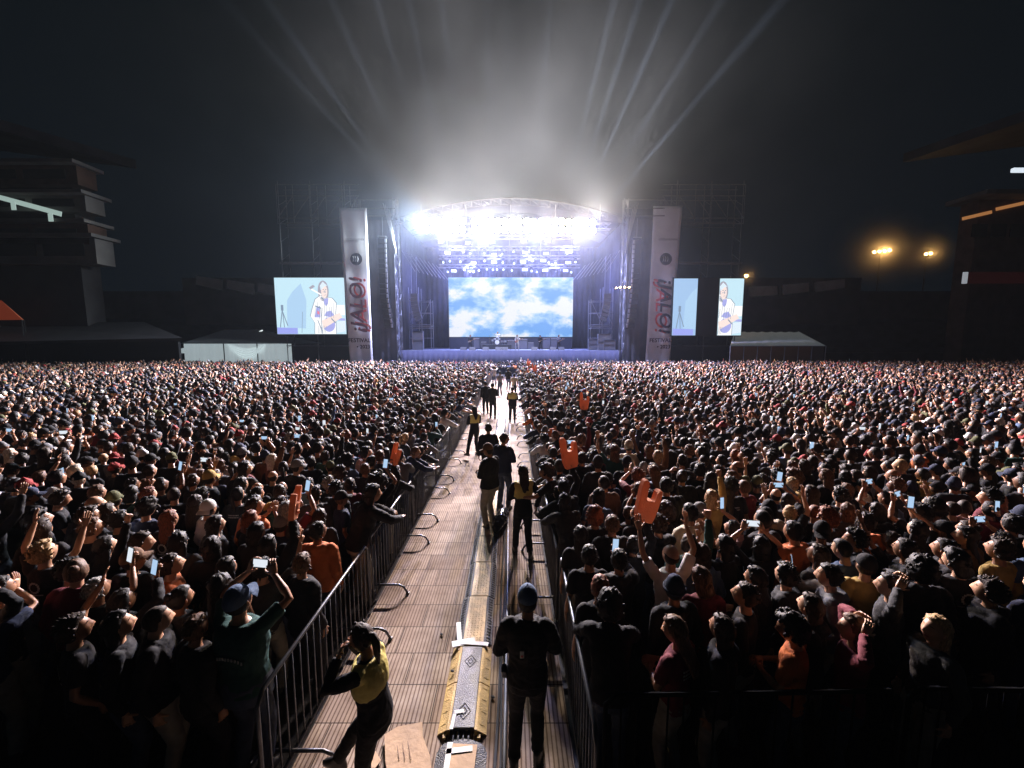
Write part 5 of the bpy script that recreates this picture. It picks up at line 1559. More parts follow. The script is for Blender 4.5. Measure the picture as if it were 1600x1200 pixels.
for X, y, row in ind:
    key = pick(r_, KW); hat = None; hatcol = 'black'; hair = pick(r_, HKW)
    if y > 3.6 and ((-2.6 < X < 0) or (0 < X < 1.15)) and r_.random() < 0.95: key = r_.choice(['lean', 'lean', 'lean2'])
    if r_.random() < 0.09: hat = r_.choice(['cap', 'capback', 'beanie', 'cap']); hatcol = r_.choice(['black', 'black', 'navy', 'black', 'charcoal', 'grey', 'olive']); hair = 'crop'
    s_ = r_.gauss(0.955, 0.042); s_ = max(0.87, min(1.05, s_))
    tn = r_.gauss(0, 0.30)
    if 'lean' in key: tn += (-0.8 if X < 0 else 0.8) * r_.uniform(0.3, 1)
    place(key, X, y, face_stage(X, y) + tn, s_, hair, pick(r_, HCW), pick(r_, TOPW), trou=r_.choice(['jeans', 'black trousers', 'jeans', 'khaki']), skin=r_.choice(['tan', 'tan', 'light', 'brown', 'light']), hat=hat, hatcol=hatcol)

# ------------------------------------------------------------------ labels for every individual
for side in (-1, 1):
    P_ = sorted([p for p in people if (p['x'] < -1) == (side < 0)], key=lambda p: p['y'])
    # rows: bands of half a metre back from the camera's barrier
    rows_ = {}
    for p in P_: rows_.setdefault(int((p['y'] - 3.0) / 0.5), []).append(p)
    for k, R_ in rows_.items():
        R_.sort(key=lambda p: abs(p['x']))
        for j, p in enumerate(R_):
            hn = {'short': 'haired', 'crop': 'cropped', 'bob': 'bob haired', 'long': 'long haired', 'curly': 'curly haired', 'afro': 'frizzy haired', 'bun': 'bun haired', 'tail': 'ponytailed', 'messy': 'tousled', 'bald': 'balding', 'none': 'hatted'}[p['hair']]
            act = {'phone1': ' filming', 'phone1j': ' filming', 'phone2': ' filming', 'phonelow': ' holding phone', 'fist': ' raising fist', 'openhand': ' raising hand', 'bothup': ' raising arms', 'bothupj': ' raising arms', 'clap': ' clapping',
                   'headhold': ' hands on head', 'lean': ' leaning', 'lean2': ' leaning', 'point': ' pointing', 'foam': ' raising foam hand'}.get(p['key'], '')
            if p['hat']: d_ = f"person in {p['hatcol']} {'beanie' if p['hat'] == 'beanie' else 'cap'} and {p['top']} {p['tk'].replace('_', '-')}{act}"
            else: d_ = f"{p['hcol'] if p['hair'] not in ('none',) else ''} {hn} person, {p['top']} {p['tk'].replace('_', '-')}{act}".strip()
            pos = f"{ORD[min(j, len(ORD) - 1)]} from walkway, {'left' if side < 0 else 'right'} crowd row {ORD[min(k, len(ORD)-1)]}"
            if act and len((d_ + ', ' + pos).split()) > 16: d_ = d_.replace(act, '')
            p['o']['label'] = p['label'] or (d_ + ', ' + pos)
            for knd, it in p['items']:
                it['label'] = (('lit phone held by' if knd == 'phone' else 'orange foam horn hand held by') + f" the person {ORD[min(j, len(ORD) - 1)]} from walkway, {'left' if side < 0 else 'right'} crowd, row {ORD[min(k, len(ORD)-1)]}")

# ------------------------------------------------------------------ the far crowd: one mass
palette = list(SKIN.values()) + [feat_m] + list(HAIR.values()) + list(TOP.values()) + [phone_em, phone_wh, foam_m]
pidx = {m.name: i for i, m in enumerate(palette)}


def lod(key, hair, hat, target, zmin):
    pd = PROTO[key]; mb = MB()
    for me, part in ((pd['body_me'], 0), (pd['top'], 2)):
        co, fs, ms = mesh_arrays(me)
        keep = [i for i, f in enumerate(fs) if co[list(f), 2].max() > zmin]
        mb.add([tuple(c) for c in co], [fs[i] for i in keep], 0)
        if part == 0:
            Hi = pd['head'].inverted(); kk = []
            for i in keep:
                c = Hi @ Vector(co[list(fs[i])].mean(0))
                scalp = c.length < 0.16 and (c.y < 0.55 * (c.z - 0.012) + 0.012 or c.z > 0.075) and c.z > -0.075 and ms[i] == 0
                kk.append(1 if scalp and hair != 'bald' else 0 if ms[i] in (0, 2, 4) else 3)
            mb.m[-len(keep):] = kk
        elif False: mb.m[-len(keep):] = [0 if ms[i] in (0, 2, 4) else (3 if ms[i] == 1 else 3) for i in keep]
        else: mb.m[-len(keep):] = [2] * len(keep)
    for nm, part in ((hair, 1), (hat, 4)):
        if not nm or nm == 'none': continue
        co, fs, ms = mesh_arrays(HMESH[nm])
        mb.add([pd['head'] @ Vector(c) for c in co], fs, part)
    me = mb.mesh('t', [SKIN['tan']] * 5); o = bpy.data.objects.new('t', me); COL.objects.link(o)
    md = o.modifiers.new('d', 'DECIMATE'); md.ratio = min(1.0, target / max(1, len(me.polygons) * 2))
    bpy.context.view_layer.update()
    res = bpy.data.meshes.new_from_object(o.evaluated_get(bpy.context.evaluated_depsgraph_get()))
    res.calc_loop_triangles()
    n = len(res.vertices); co = np.empty(n * 3, 'f'); res.vertices.foreach_get('co', co); co = co.reshape(-1, 3)
    tri = np.empty(len(res.loop_triangles) * 3, 'i'); res.loop_triangles.foreach_get('vertices', tri); tri = tri.reshape(-1, 3)
    pi_ = np.empty(len(res.loop_triangles), 'i'); res.loop_triangles.foreach_get('polygon_index', pi_)
    mi = np.empty(len(res.polygons), 'i'); res.polygons.foreach_get('material_index', mi)
    bpy.data.objects.remove(o)
    used = np.unique(tri); remap = -np.ones(n, 'i'); remap[used] = np.arange(len(used))
    co = co[used]; tri = remap[tri]; pm = mi[pi_]
    if key in ('phone1', 'phone1j', 'phonelow', 'phone2'):        # a lit phone
        if key == 'phone2': p = (pd['hands']['l'] + pd['hands']['r']) / 2; w_, h_ = 0.075, 0.036
        else: p = pd['hands']['r'] + Vector((-0.01, 0, 0.03)); w_, h_ = 0.036, 0.075
        q = len(co); c8 = np.array([[p.x + a * w_, p.y + b_ * 0.006, p.z + c * h_] for a in (-1, 1) for b_ in (-1, 1) for c in (-1, 1)], 'f')
        co = np.vstack([co, c8])
        fq = [(0, 1, 3, 2), (4, 6, 7, 5), (0, 4, 5, 1), (2, 3, 7, 6), (0, 2, 6, 4), (1, 5, 7, 3)]
        tt = np.array([t for f in fq for t in ((f[0], f[1], f[2]), (f[0], f[2], f[3]))], 'i') + q
        pp = np.array([5 if k == 2 else 3 for k in range(6) for _ in range(2)], 'i')
        tri = np.vstack([tri, tt]); pm = np.concatenate([pm, pp])
    return co.astype('f'), tri.astype('i'), pm.astype('i')


combos = []
EDGE = []
cr_ = random.Random(3)
for key, w_ in KW:
    for rep in range(3 if w_ > 5 else 2 if w_ > 1 else 1):
        hair = pick(cr_, HKW); hat = cr_.choice([None, None, None, None, 'cap', 'beanie']) if w_ > 5 else None
        combos.append((key, 'crop' if hat else hair, hat, w_ / (3 if w_ > 5 else 2 if w_ > 1 else 1)))
for q in range(5): combos.append((['lean', 'lean2'][q % 2], ['short', 'long', 'short', 'bob', 'messy'][q], None, 0.0)); EDGE.append(len(combos) - 1)
MID = [lod(k, h, t, 900, 1.0) for k, h, t, w_ in combos]
FAR = [lod(k, h, t, 260, 1.18) for k, h, t, w_ in combos]
wts = np.array([c[3] for c in combos]); wts = wts / wts.sum()
rng = np.random.default_rng(5)


def assemble(name, pts, lods, label, group=None):
    V = []; T_ = []; M_ = []; off = 0
    for X, y, row in pts:
        i = int(rng.choice(len(combos), p=wts)); edge = (-2.75 < X < 0.0) or (0.0 < X < 1.3)
        if edge and rnd.random() < 0.75: i = rnd.choice(EDGE)
        co, tri, pm = lods[i]
        s_ = max(0.86, min(1.06, rng.normal(0.95, 0.052))); a = face_stage(X, y) + rng.normal(0, 0.30) + ((-0.9 if X < 0 else 0.9) * rnd.random() if edge else 0)
        ca, sa = math.cos(a), math.sin(a)
        c = co * s_
        V.append(np.column_stack([c[:, 0] * ca - c[:, 1] * sa + X, c[:, 0] * sa + c[:, 1] * ca + y, c[:, 2]]))
        T_.append(tri + off); off += len(co)
        top = pick(rnd, TOPW)
        lut = np.array([pidx[SKIN[rnd.choice(['tan', 'tan', 'light', 'light', 'brown'])].name], pidx[HAIR[pick(rnd, HCW)].name], pidx[TOP[top].name], pidx['eye_dark'],
                        pidx[TOP[rnd.choice(['black', 'navy', 'grey', 'black', 'black', 'charcoal', 'olive', 'navy', 'white', 'black', 'red'])].name], pidx[phone_em.name if rnd.random() < 0.6 else phone_wh.name]])
        M_.append(lut[pm])
    V = np.vstack(V).astype('f'); T_ = np.vstack(T_); M_ = np.concatenate(M_)
    me = bpy.data.meshes.new(name)
    me.vertices.add(len(V)); me.vertices.foreach_set('co', V.ravel())
    me.loops.add(len(T_) * 3); me.loops.foreach_set('vertex_index', T_.ravel().astype('i'))
    me.polygons.add(len(T_)); me.polygons.foreach_set('loop_start', (np.arange(len(T_)) * 3).astype('i'))
    for m in palette: me.materials.append(m)
    me.polygons.foreach_set('material_index', M_.astype('i'))
    me.polygons.foreach_set('use_smooth', np.ones(len(T_), bool))
    me.update(calc_edges=True)
    return me


midpts = [s for s in rest if s[1] < 19]; farpts = [s for s in rest if s[1] >= 19]
m1 = assemble('crowd_m', midpts, MID, '')
m2 = assemble('crowd_f', farpts, FAR, '')
_b = bmesh.new(); _b.from_mesh(m1); _b.from_mesh(m2)
me = bpy.data.meshes.new('crowd'); _b.to_mesh(me); _b.free()
for m in palette: me.materials.append(m)
CR = bpy.data.objects.new('crowd', me); COL.objects.link(CR)
tag(CR, kind='stuff')
print('CROWD', len(people), len(midpts), len(farpts), len(me.polygons))
K_SMOKE = 0.028
# ------------------------------------------------------------------ barriers along the walkway
bar_m = mat('barrier_steel', (0.12, 0.125, 0.14), 0.42, 0.8, var=0.25, vscale=8)


barrier_shade = mat('barrier_shade', (0.006, 0.007, 0.009), 0.9, spec=0.1)  # steel coloured near black to stand for the crowd's shade on it


def barrier_meshes():
    fr = MB(); L2 = 1.2
    fr.tube([(-L2, 0, 0.12), (-L2, 0, 1.02), (-L2 + 0.08, 0, 1.10), (L2 - 0.08, 0, 1.10), (L2, 0, 1.02), (L2, 0, 0.12), (-L2, 0, 0.12)], 0.019, 8)
    bars = MB()
    for i in range(18):
        x = -L2 + 2 * L2 * (i + 1) / 19; bars.tube([(x, 0, 0.12), (x, 0, 1.10)], 0.008, 6)
    ft = MB(); ft.tube([(0, -0.42, 0.02), (0, -0.36, 0.02 + 0.1), (0, -0.28, 0.155), (0, 0.28, 0.155), (0, 0.36, 0.12), (0, 0.42, 0.02)], 0.017, 8)
    ft.box((0, -0.42, 0.012), (0.05, 0.05, 0.02)); ft.box((0, 0.42, 0.012), (0.05, 0.05, 0.02))
    return fr.mesh('frame', [bar_m], True), bars.mesh('bars', [bar_m], True), ft.mesh('foot', [bar_m], True)


FRM, BRS, FTM = barrier_meshes()


def barrier(x, y, rz, label, group):
    o = bpy.data.objects.new('crowd_barrier', FRM); COL.objects.link(o); o.location = (x, y, 0.03); o.rotation_euler = (0, 0, rz)
    b = bpy.data.objects.new('bars', BRS); COL.objects.link(b); b.parent = o
    for sx in (-0.78, 0.78):
        f_ = bpy.data.objects.new('foot', FTM); COL.objects.link(f_); f_.parent = o; f_.location = (sx, 0, 0)
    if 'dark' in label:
        for q in [o] + list(o.children): setmat(q, 0, barrier_shade)
    tag(o, label, 'barrier', group)


for i in range(15):
    y = 4.05 + 2.5 * i
    j = rnd.uniform(-0.02, 0.02)
    w = ORD[i]
    barrier(-2.03 + j, y, PI / 2 + rnd.uniform(-.015, .015), f'steel crowd barrier, {w} from the camera along the left walkway edge', 'barriers along the walkway')
    barrier(0.62 + j, y - 0.3, PI / 2 + rnd.uniform(-.015, .015), f'steel crowd barrier, {w} from the camera along the right walkway edge', 'barriers along the walkway')
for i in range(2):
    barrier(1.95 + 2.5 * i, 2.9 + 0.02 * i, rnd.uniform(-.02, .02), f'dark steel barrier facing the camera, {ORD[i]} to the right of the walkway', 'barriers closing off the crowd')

# ------------------------------------------------------------------ cable ramps down the middle of the walkway
rub = mat('black_rubber', (0.05, 0.05, 0.055), 0.55, bump=0.8, bscale=90, var=0.2)
yel = mat('worn_yellow_rubber', (0.55, 0.37, 0.13), 0.7, var=0.35, vscale=7, bump=0.4, bscale=70)
lid = mat('grey_lid', (0.12, 0.115, 0.12), 0.5, bump=0.5, bscale=90, var=0.3, vscale=5)
tan = mat('tan_mat', (0.82, 0.62, 0.40), 0.75, var=0.25, vscale=8, bump=0.3, bscale=60)
card = mat('cardboard', (0.52, 0.35, 0.22), 0.85, var=0.12, vscale=5, bump=0.2, bscale=20)
tape = mat('white_tape', (0.7, 0.7, 0.68), 0.55)
Z0 = 0.031


def xprof(mb, prof, y0, y1, m=0, sh=0.0):
    n_ = len(prof); vs = [(x, y0, z) for x, z in prof] + [(x + sh, y1, z) for x, z in prof]
    mb.add(vs, [tuple(range(n_)), tuple(range(2 * n_ - 1, n_ - 1, -1))] + [(i, n_ + i, n_ + (i + 1) % n_, (i + 1) % n_) for i in range(n_)], m)


cx = -0.50
e = empty('cable_ramp', (cx, 3.55, Z0)); tag(e, 'yellow edged cable protector with a black lid nearest the camera on the walkway', 'cable ramp', 'cable ramps on the walkway')
for s_ in (-1, 1):
    mb = MB()
    for k in range(2):
        y0 = 0.0 + k * 0.56
        pr_ = [(0.125, 0.0), (0.125, 0.062), (0.15, 0.062), (0.245, 0.006), (0.245, 0.0)]
        xprof(mb, [(s_ * x, z) for x, z in pr_], y0, y0 + 0.545)
    for y in np.arange(0.08, 1.06, 0.14): mb.box((s_ * 0.20, y, 0.0335), (0.06, 0.012, 0.004), rot=Matrix.Rotation(s_ * 0.53, 3, 'Y'))
    for y in (-0.03, 1.12): mb.box((s_ * 0.17, y, 0.02), (0.03, 0.05, 0.03))
    mb.build('yellow_edge', yel, e)
mb = MB(); mb.bevbox((0, 0.55, 0.045), (0.242, 1.06, 0.04), 0.004)
mb.build('lid', lid, e)
mb = MB()
for y in (0.2, 0.85):
    for (a, b_) in (((-0.07, 0), (0, 0.09)), ((0, 0.09), (0.07, 0)), ((0.07, 0), (0, -0.09)), ((0, -0.09), (-0.07, 0)), ((-0.03, 0), (0, 0.04)), ((0, 0.04), (0.03, 0)), ((0.03, 0), (0, -0.04)), ((0, -0.04), (-0.03, 0))):
        mb.tube([(a[0], y + a[1], 0.0665), (b_[0], y + b_[1], 0.0665)], 0.004, 5)
mb.build('diamond_mark', rub, e)
mb = MB(); mb.box((-0.05, 0.19, 0.070), (0.10, 0.04, 0.003), rot=Matrix.Rotation(0.2, 3, 'Z')); mb.box((-0.10, 0.08, 0.071), (0.035, 0.16, 0.003), rot=Matrix.Rotation(-0.08, 3, 'Z')); mb.build('tape_strip', tape, e)
mb = MB()
for x in (-0.08, -0.03, 0.02, 0.07): mb.tube([(x, -0.25, 0.012), (x, -0.05, 0.03), (x, 0.02, 0.03)], 0.013, 6)
mb.build('cable_end', black_steel, e)
# second near ramp with cardboard taped on it
e = empty('cable_ramp', (cx + 0.02, 2.45, Z0)); tag(e, 'black cable ramp with cardboard taped over it at the bottom edge of the picture', 'cable ramp', 'cable ramps on the walkway')
mb = MB(); xprof(mb, [(-0.24, 0), (-0.24, 0.005), (-0.13, 0.055), (0.13, 0.055), (0.24, 0.005), (0.24, 0)], 0.0, 0.93)
mb.ball((0, 0.93, 0.0), (0.235, 0.14, 0.05), 20, 8); mb.build('ramp_body', rub, e)
mb = MB(); mb.box((0.0, 0.50, 0.062), (0.25, 0.92, 0.006), rot=Matrix.Rotation(-0.05, 3, 'Z')); mb.build('cardboard_cover', card, e)
mb = MB(); mb.box((-0.115, 0.62, 0.069), (0.05, 0.7, 0.003)); mb.box((-0.02, 0.9, 0.069), (0.25, 0.05, 0.003), rot=Matrix.Rotation(0.12, 3, 'Z')); mb.build('tape_strip', tape, e)
# the long run
for k in range(22):
    y0 = 4.72 + k * 0.93
    e = empty('cable_ramp', (cx + 0.01 * math.sin(k * 2.1) - 0.0, y0, Z0), rnd.uniform(-0.008, 0.008))
    tag(e, f"dark edged cable ramp with a tan diamond-plate lid, {ORD[k]} beyond the yellow one", 'cable ramp', 'cable ramps on the walkway')
    if k == 0:
        mb = MB()
        for s_ in (-1, 1): xprof(mb, [(s_ * x, z) for x, z in [(0.135, 0.0), (0.135, 0.05), (0.15, 0.05), (0.235, 0.004), (0.235, 0.0)]], 0.0, 0.915)
        for s_ in (-1, 1):
            for y in np.arange(0.04, 0.9, 0.055): mb.box((s_ * 0.19, y, 0.031), (0.06, 0.014, 0.01), rot=Matrix.Rotation(s_ * 0.45, 3, 'Y'))
        a_ = mb.build('ramp_edge', rub, e)
        mb = MB(); mb.bevbox((0.0, 0.458, 0.042), (0.262, 0.91, 0.026), 0.003)
        for i in range(5):
            for j in range(20): mb.box((-0.085 + 0.0425 * i, 0.03 + 0.0445 * j, 0.0562), (0.028, 0.007, 0.005), rot=Matrix.Rotation(0.8 if (i + j) % 2 else -0.8, 3, 'Z'))
        b0 = mb.build('lid', tan, e)
    else:
        for s_ in (a_, b0):
            c = s_.copy(); COL.objects.link(c); c.parent = e
tr_ = bpy.data.objects
mb = MB(); mb.box((cx - 0.12, 4.70, 0.098), (0.30, 0.10, 0.003), rot=Matrix.Rotation(0.25, 3, 'Z')); mb.box((cx - 0.2, 4.86, 0.099), (0.06, 0.40, 0.003), rot=Matrix.Rotation(0.18, 3, 'Z')); mb.box((cx + 0.02, 4.68, 0.102), (0.36, 0.06, 0.003), rot=Matrix.Rotation(-0.1, 3, 'Z'))
tag(mb.build('tape_patch', tape), 'torn white tape across the joint between yellow and tan cable ramps', 'tape')
mb = MB(); mb.box((cx, 4.64, 0.085), (0.36, 0.10, 0.006), rot=Matrix.Rotation(0.04, 3, 'Z')); tag(mb.build('cardboard_scrap', card), 'cardboard scrap bridging the gap above the yellow cable ramp', 'cardboard')
# cables to the right of the ramps
for k, (dx, r0, lab) in enumerate([(0.325, 0.016, 'thick black cable closest to the ramps, running along the walkway'), (0.365, 0.012, 'thin black cable on the outer side of the thick one'), (0.41, 0.02, 'pale metal conduit running beside the cables on the walkway')]):
    pts = [(cx + dx + (0.012 * math.sin(y * 1.9 + k * 2) if k < 2 else 0.0) + 0.02 * math.sin(y * 0.35), y, Z0 + r0) for y in np.arange(1.8, 30, 0.35 if k < 2 else 2.0)]
    mb = MB(); mb.tube(pts, r0, 7); tag(mb.build('cable' if k < 2 else 'conduit', black_cloth if k < 2 else galv, smooth=True), lab, 'cable' if k < 2 else 'conduit')
# loose cardboard
g_ = ground(640, 1180, 0.03)
mb = MB(); M_ = Matrix.Translation((g_.x - 0.02, g_.y, 0.05)) @ Matrix.Rotation(0.42, 4, 'Z') @ Matrix.Rotation(0.05, 4, 'X')
mb.prism([(-0.19, -0.36), (0.17, -0.33), (0.19, -0.1), (0.165, 0.10), (0.19, 0.24), (-0.05, 0.29), (-0.18, 0.26), (-0.20, 0.0)], M_, 0.006)
mb2 = MB()
for k in range(3): mb2.box(M_ @ Vector((0.02 - 0.05 * k, 0.05, 0.0078)), (0.006, 0.26 - 0.05 * k, 0.002), rot=Matrix.Rotation(0.42, 3, 'Z'))
o = mb.build('cardboard_sheet', card); tag(o, 'flattened cardboard sheet lying on the walkway left of the cable ramp', 'cardboard')
o2 = mb2.build('printed_line', mat('card_print', (0.28, 0.18, 0.12), 0.8), o)
g_ = ground(572, 1196, 0.03)
mb = MB(); mb.prism([(-0.10, -0.16), (0.06, -0.16), (0.09, 0.08), (-0.02, 0.14), (-0.11, 0.1)], Matrix.Translation((g_.x + 0.02, g_.y - 0.02, 0.045)) @ Matrix.Rotation(-0.3, 4, 'Z'), 0.006); tag(mb.build('cardboard_scrap', card), 'small cardboard scrap by the feet of the guard in yellow', 'cardboard')
# small litter
rr = random.Random(4)
for k, (px, py, lab) in enumerate([(770, 1090, 'dark pebble-like scrap right of the yellow cable ramp'), (605, 1070, 'dark scrap of litter beside the left barrier foot'), (707, 1055, 'small dark scrap on the yellow ramp edge'), (690, 992, 'dark fleck of litter left of the cable run')]):
    g_ = ground(px, py, 0.035); mb = MB(); mb.ball((g_.x, g_.y, 0.045 if k != 2 else 0.09), (0.018, 0.026, 0.008), 8, 5, mat=Matrix.Rotation(rr.uniform(0, 3), 3, 'Z')); tag(mb.build('litter', black_cloth), lab, 'litter')

# crumpled bag lying by the pair
g_ = ground(781, 822, 0.03)
mb = MB(); mb.tube([(g_.x + 0.10, g_.y + 0.55, 0.12), (g_.x + 0.06, g_.y + 0.3, 0.17), (g_.x, g_.y, 0.16), (g_.x - 0.05, g_.y - 0.22, 0.12), (g_.x - 0.08, g_.y - 0.4, 0.05)], [0.07, (0.13, 0.10), (0.14, 0.11), (0.10, 0.07), 0.03], 14)
me = remesh(mb, 0.02, 1, 0.02, 6.0); me.materials.append(mat('glossy_black_plastic', (0.03, 0.03, 0.035), 0.25)); o = bpy.data.objects.new('plastic_bag', me); COL.objects.link(o)
tag(o, 'glossy black bag slumped on the cable ramp behind the two men in jackets', 'bag')

# ------------------------------------------------------------------ people on the walkway
vest_y = mat('yellow_vest_cloth', (0.60, 0.50, 0.14), 0.75, var=0.15, vscale=9, bump=0.5, bscale=25)


def guard(loc, rz, sc_, pose, head, top, topcol, trou, hair, hcol, skin, label, hat=None, hatcol='black', vest=None, legs=None, arms=None, fine=False, cat='person', name='person', group=None, slim=1.0):
    pd = make_person(pose, head, top, fine=fine, legs=legs, arms=arms, slim=slim)
    o = bpy.data.objects.new(name, mk_mesh(pd['body'], 'person_body', [SKIN[skin]] + body_slots[1:])); COL.objects.link(o)
    o.location = (loc[0], loc[1], loc[2] if len(loc) > 2 else 0.03); o.rotation_euler = (0, 0, rz); o.scale = (sc_,) * 3
    t = bpy.data.objects.new({'tee': 't_shirt', 'tank': 'tank_top', 'jacket': 'jacket', 'hoodie': 'hoodie', 'longsleeve': 'sweater'}[top], pd['top']); COL.objects.link(t); t.parent = o
    pd['top'].materials.clear(); pd['top'].materials.append(TOP[topcol] if topcol in TOP else topcol)
    r = bpy.data.objects.new('trousers', pd['trousers']); COL.objects.link(r); r.parent = o; pd['trousers'].materials.clear(); pd['trousers'].materials.append(TROU[trou] if trou in TROU else TOP[trou])
    for mm in (pd['top'], pd['trousers']): mm.polygons.foreach_set('use_smooth', [True] * len(mm.polygons))
    for k in 'lr': pd['shoes'][k].build('shoe', shoe_m, o, smooth=True)
    if hair != 'none':
        h = bpy.data.objects.new('hair', HMESH[hair]); COL.objects.link(h); h.parent = o; h.matrix_basis = pd['head']; setmat(h, 0, HAIR[hcol])
    if hat:
        h = bpy.data.objects.new('beanie' if hat == 'beanie' else 'cap', HMESH[hat]); COL.objects.link(h); h.parent = o; h.matrix_basis = pd['head'] @ Matrix.Translation((0, 0, 0.012)); setmat(h, 0, TOP[hatcol])
    if vest:
        vm = MB(); g = 0.034 if top in ('jacket', 'hoodie') else 0.02
        secs = [(pd['B']((0, 0, z)), a * slim + g, b_ * slim + g, -pd['ln']) for z, a, b_ in [(1.17, 0.150, 0.108), (1.28, 0.168, 0.116), (1.36, 0.166, 0.104), (1.42, 0.135, 0.085), (1.452, 0.10, 0.075)]]
        vm.loft(secs, 20, p=2.3)
        for k in 'lr':
            s0 = pd['sh'][k][0]; sd = pd['sh'][k][6]; vm.ball(s0 + Vector((-sd * 0.03, 0, -0.005)), (0.075, 0.078, 0.07), 12, 8)
        vme = remesh(vm, 0.014, 1, 0.005, 8); vme.materials.append(vest); vo = bpy.data.objects.new('vest', vme); COL.objects.link(vo); vo.parent = o
        vme.polygons.foreach_set('use_smooth', [True] * len(vme.polygons))
    tag(o, label, cat, group)
    return o, pd


WG = 'guards and staff on the walkway'
# guard with the yellow vest stepping on the barrier foot, near left
o, pd = guard((-1.13, 2.96), 1.35, 0.935, dict(l=((-0.10, 0.26, 1.50), (-0.7, -0.1, -1), (0.3, -0.25, 0.9), (0.4, -0.9, 0), 1.2), r=((0.10, 0.28, 1.47), (0.7, -0.1, -1), (-0.3, -0.25, 0.9), (-0.4, -0.9, 0), 1.2), lean=0.12),
              (-0.15, -0.12), 'longsleeve', 'black', 'black trousers', 'tail', 'dark brown', 'tan', 'guard in a yellow vest stepping up to the left barrier, hands at her mouth', vest=vest_y,
              legs={'l': ((-0.12, -0.02, 0.08), (0, 1, 0), 0.0), 'r': ((0.10, 0.50, 0.20), (0, 1, 0.2), 0.0)}, fine=True, group=WG)
# guard seen from behind, near centre right
o, pd = guard((0.14, 3.30), -0.06, 0.985, dict(l=((-0.11, 0.20, 1.06), (-1, -0.8, -0.4), (0.8, 0.4, 0.1), (0, 0.2, -1), .9), r=((0.09, 0.24, 1.10), (1, -0.7, -0.4), (-0.8, 0.5, 0.1), (0, 0.2, -1), .9)),
              (0.10, -0.05), 'jacket', 'black', 'black trousers', 'crop', 'black', 'tan', 'guard in black uniform and cap standing with his back to the camera on the walkway', hat='cap', hatcol='denim', fine=True,
              legs={'l': ((-0.12, -0.05, 0.08), (0, 1, 0), 0.2), 'r': ((0.10, 0.03, 0.08), (0, 1, 0), -0.2)}, group=WG, slim=1.02)
pm = MB(); pm.box((-0.045, -0.152, 1.235), (0.035, 0.008, 0.062), rot=Matrix.Rotation(0.1, 3, 'Z')); b1 = pm.build('patch', tape, o)
pm = MB(); pm.box((-0.045, -0.157, 1.222), (0.022, 0.004, 0.018)); pm.build('patch_mark', red_ink, b1)
pm = MB(); pm.bevbox((-0.21, -0.05, 0.98), (0.05, 0.07, 0.14), 0.012, rot=Matrix.Rotation(0.5, 3, 'X')); pm.tube([(-0.21, -0.05, 1.04), (-0.215, -0.03, 1.14)], 0.007, 6); pm.build('radio', black_steel, o)
# two men in dark jackets
guard((-0.46, 7.95), 0.9, 1.03, 'clasp', (0.3, -0.15), 'jacket', 'black', 'khaki', 'crop', 'black', 'tan', 'stocky man in black jacket, grey trousers and tan cap standing mid walkway', hat='cap', hatcol='brown', fine=True, group=WG, slim=1.15)
guard((-0.20, 8.9), -0.5, 1.03, 'clasp', (-0.7, -0.1), 'jacket', 'navy', 'jeans', 'short', 'dark brown', 'light', 'man in navy jacket looking right just behind the one in the tan cap', group=WG, slim=1.08)
guard((-0.62, 10.2), 0.2, 1.0, 'down', (0.1, 0), 'jacket', 'black', 'black trousers', 'short', 'black', 'tan', 'man in black whose head shows above the two jacketed men', group=WG)
# woman with yellow vest
guard((0.20, 6.9), 0.25, 0.96, dict(l=((-0.10, 0.24, 1.08), (-1, -0.8, -0.6), (0.8, 0.4, 0.1), (0, 0.2, -1), .9), r=((0.27, 0.02, 0.92), (1, -0.9, 0), (0, 0.1, -1), (-1, 0, 0), .8)), (0.2, 0.0), 'longsleeve', 'black', 'black trousers', 'long', 'dark brown', 'tan',
      'woman guard in yellow vest and black trousers standing right of the two jacketed men', vest=vest_y, fine=True, legs={'l': ((-0.10, 0.18, 0.08), (0, 1, 0), 0.0), 'r': ((0.11, -0.12, 0.08), (0, 1, 0), -0.4)}, group=WG)
guard((-1.28, 13.3), 0.5, 0.97, 'clasp', (0.3, 0), 'longsleeve', 'black', 'black trousers', 'long', 'black', 'tan', 'guard in yellow vest leaning by the left barrier with one leg stretched back', vest=vest_y,
      legs={'l': ((-0.45, -0.35, 0.08), (0, 1, 0), 0.5), 'r': ((0.12, 0.05, 0.08), (0, 1, 0), 0.0)}, group=WG)
guard((-1.40, 21.0), 0.3, 1.0, 'down', (0.3, 0), 'jacket', 'black', 'black trousers', 'short', 'black', 'tan', 'left one of two dark dressed men standing by the left barrier far down', group=WG)
guard((-0.98, 19.8), -0.2, 1.03, 'clasp', (0.0, 0), 'jacket', 'charcoal', 'black trousers', 'crop', 'black', 'tan', 'right one of two dark dressed men standing by the left barrier far down', group=WG)
guard((0.02, 18.7), 0.0, 0.99, 'clasp', (0.1, 0), 'jacket', 'black', 'black trousers', 'crop', 'black', 'tan', 'broad guard with yellow vest and back to the camera far down the walkway', vest=vest_y, group=WG, slim=1.15)
guard((-0.85, 28.0), 0.4, 1.0, 'down', (0.1, 0), 'tee', 'grey', 'jeans', 'short', 'black', 'tan', 'man in a grey shirt among the people where the walkway meets the stage pit', group=WG)
guard((-0.3, 31.0), -0.3, 1.0, 'clasp', (0.1, 0), 'jacket', 'black', 'jeans', 'short', 'black', 'tan', 'person in black with folded arms near the end of the walkway', group=WG)
guard((0.15, 26.5), 0.2, 0.98, 'down', (0.1, 0), 'tee', 'cream', 'black trousers', 'short', 'black', 'tan', 'person in a cream shirt on the right side near the far end of walkway', group=WG)
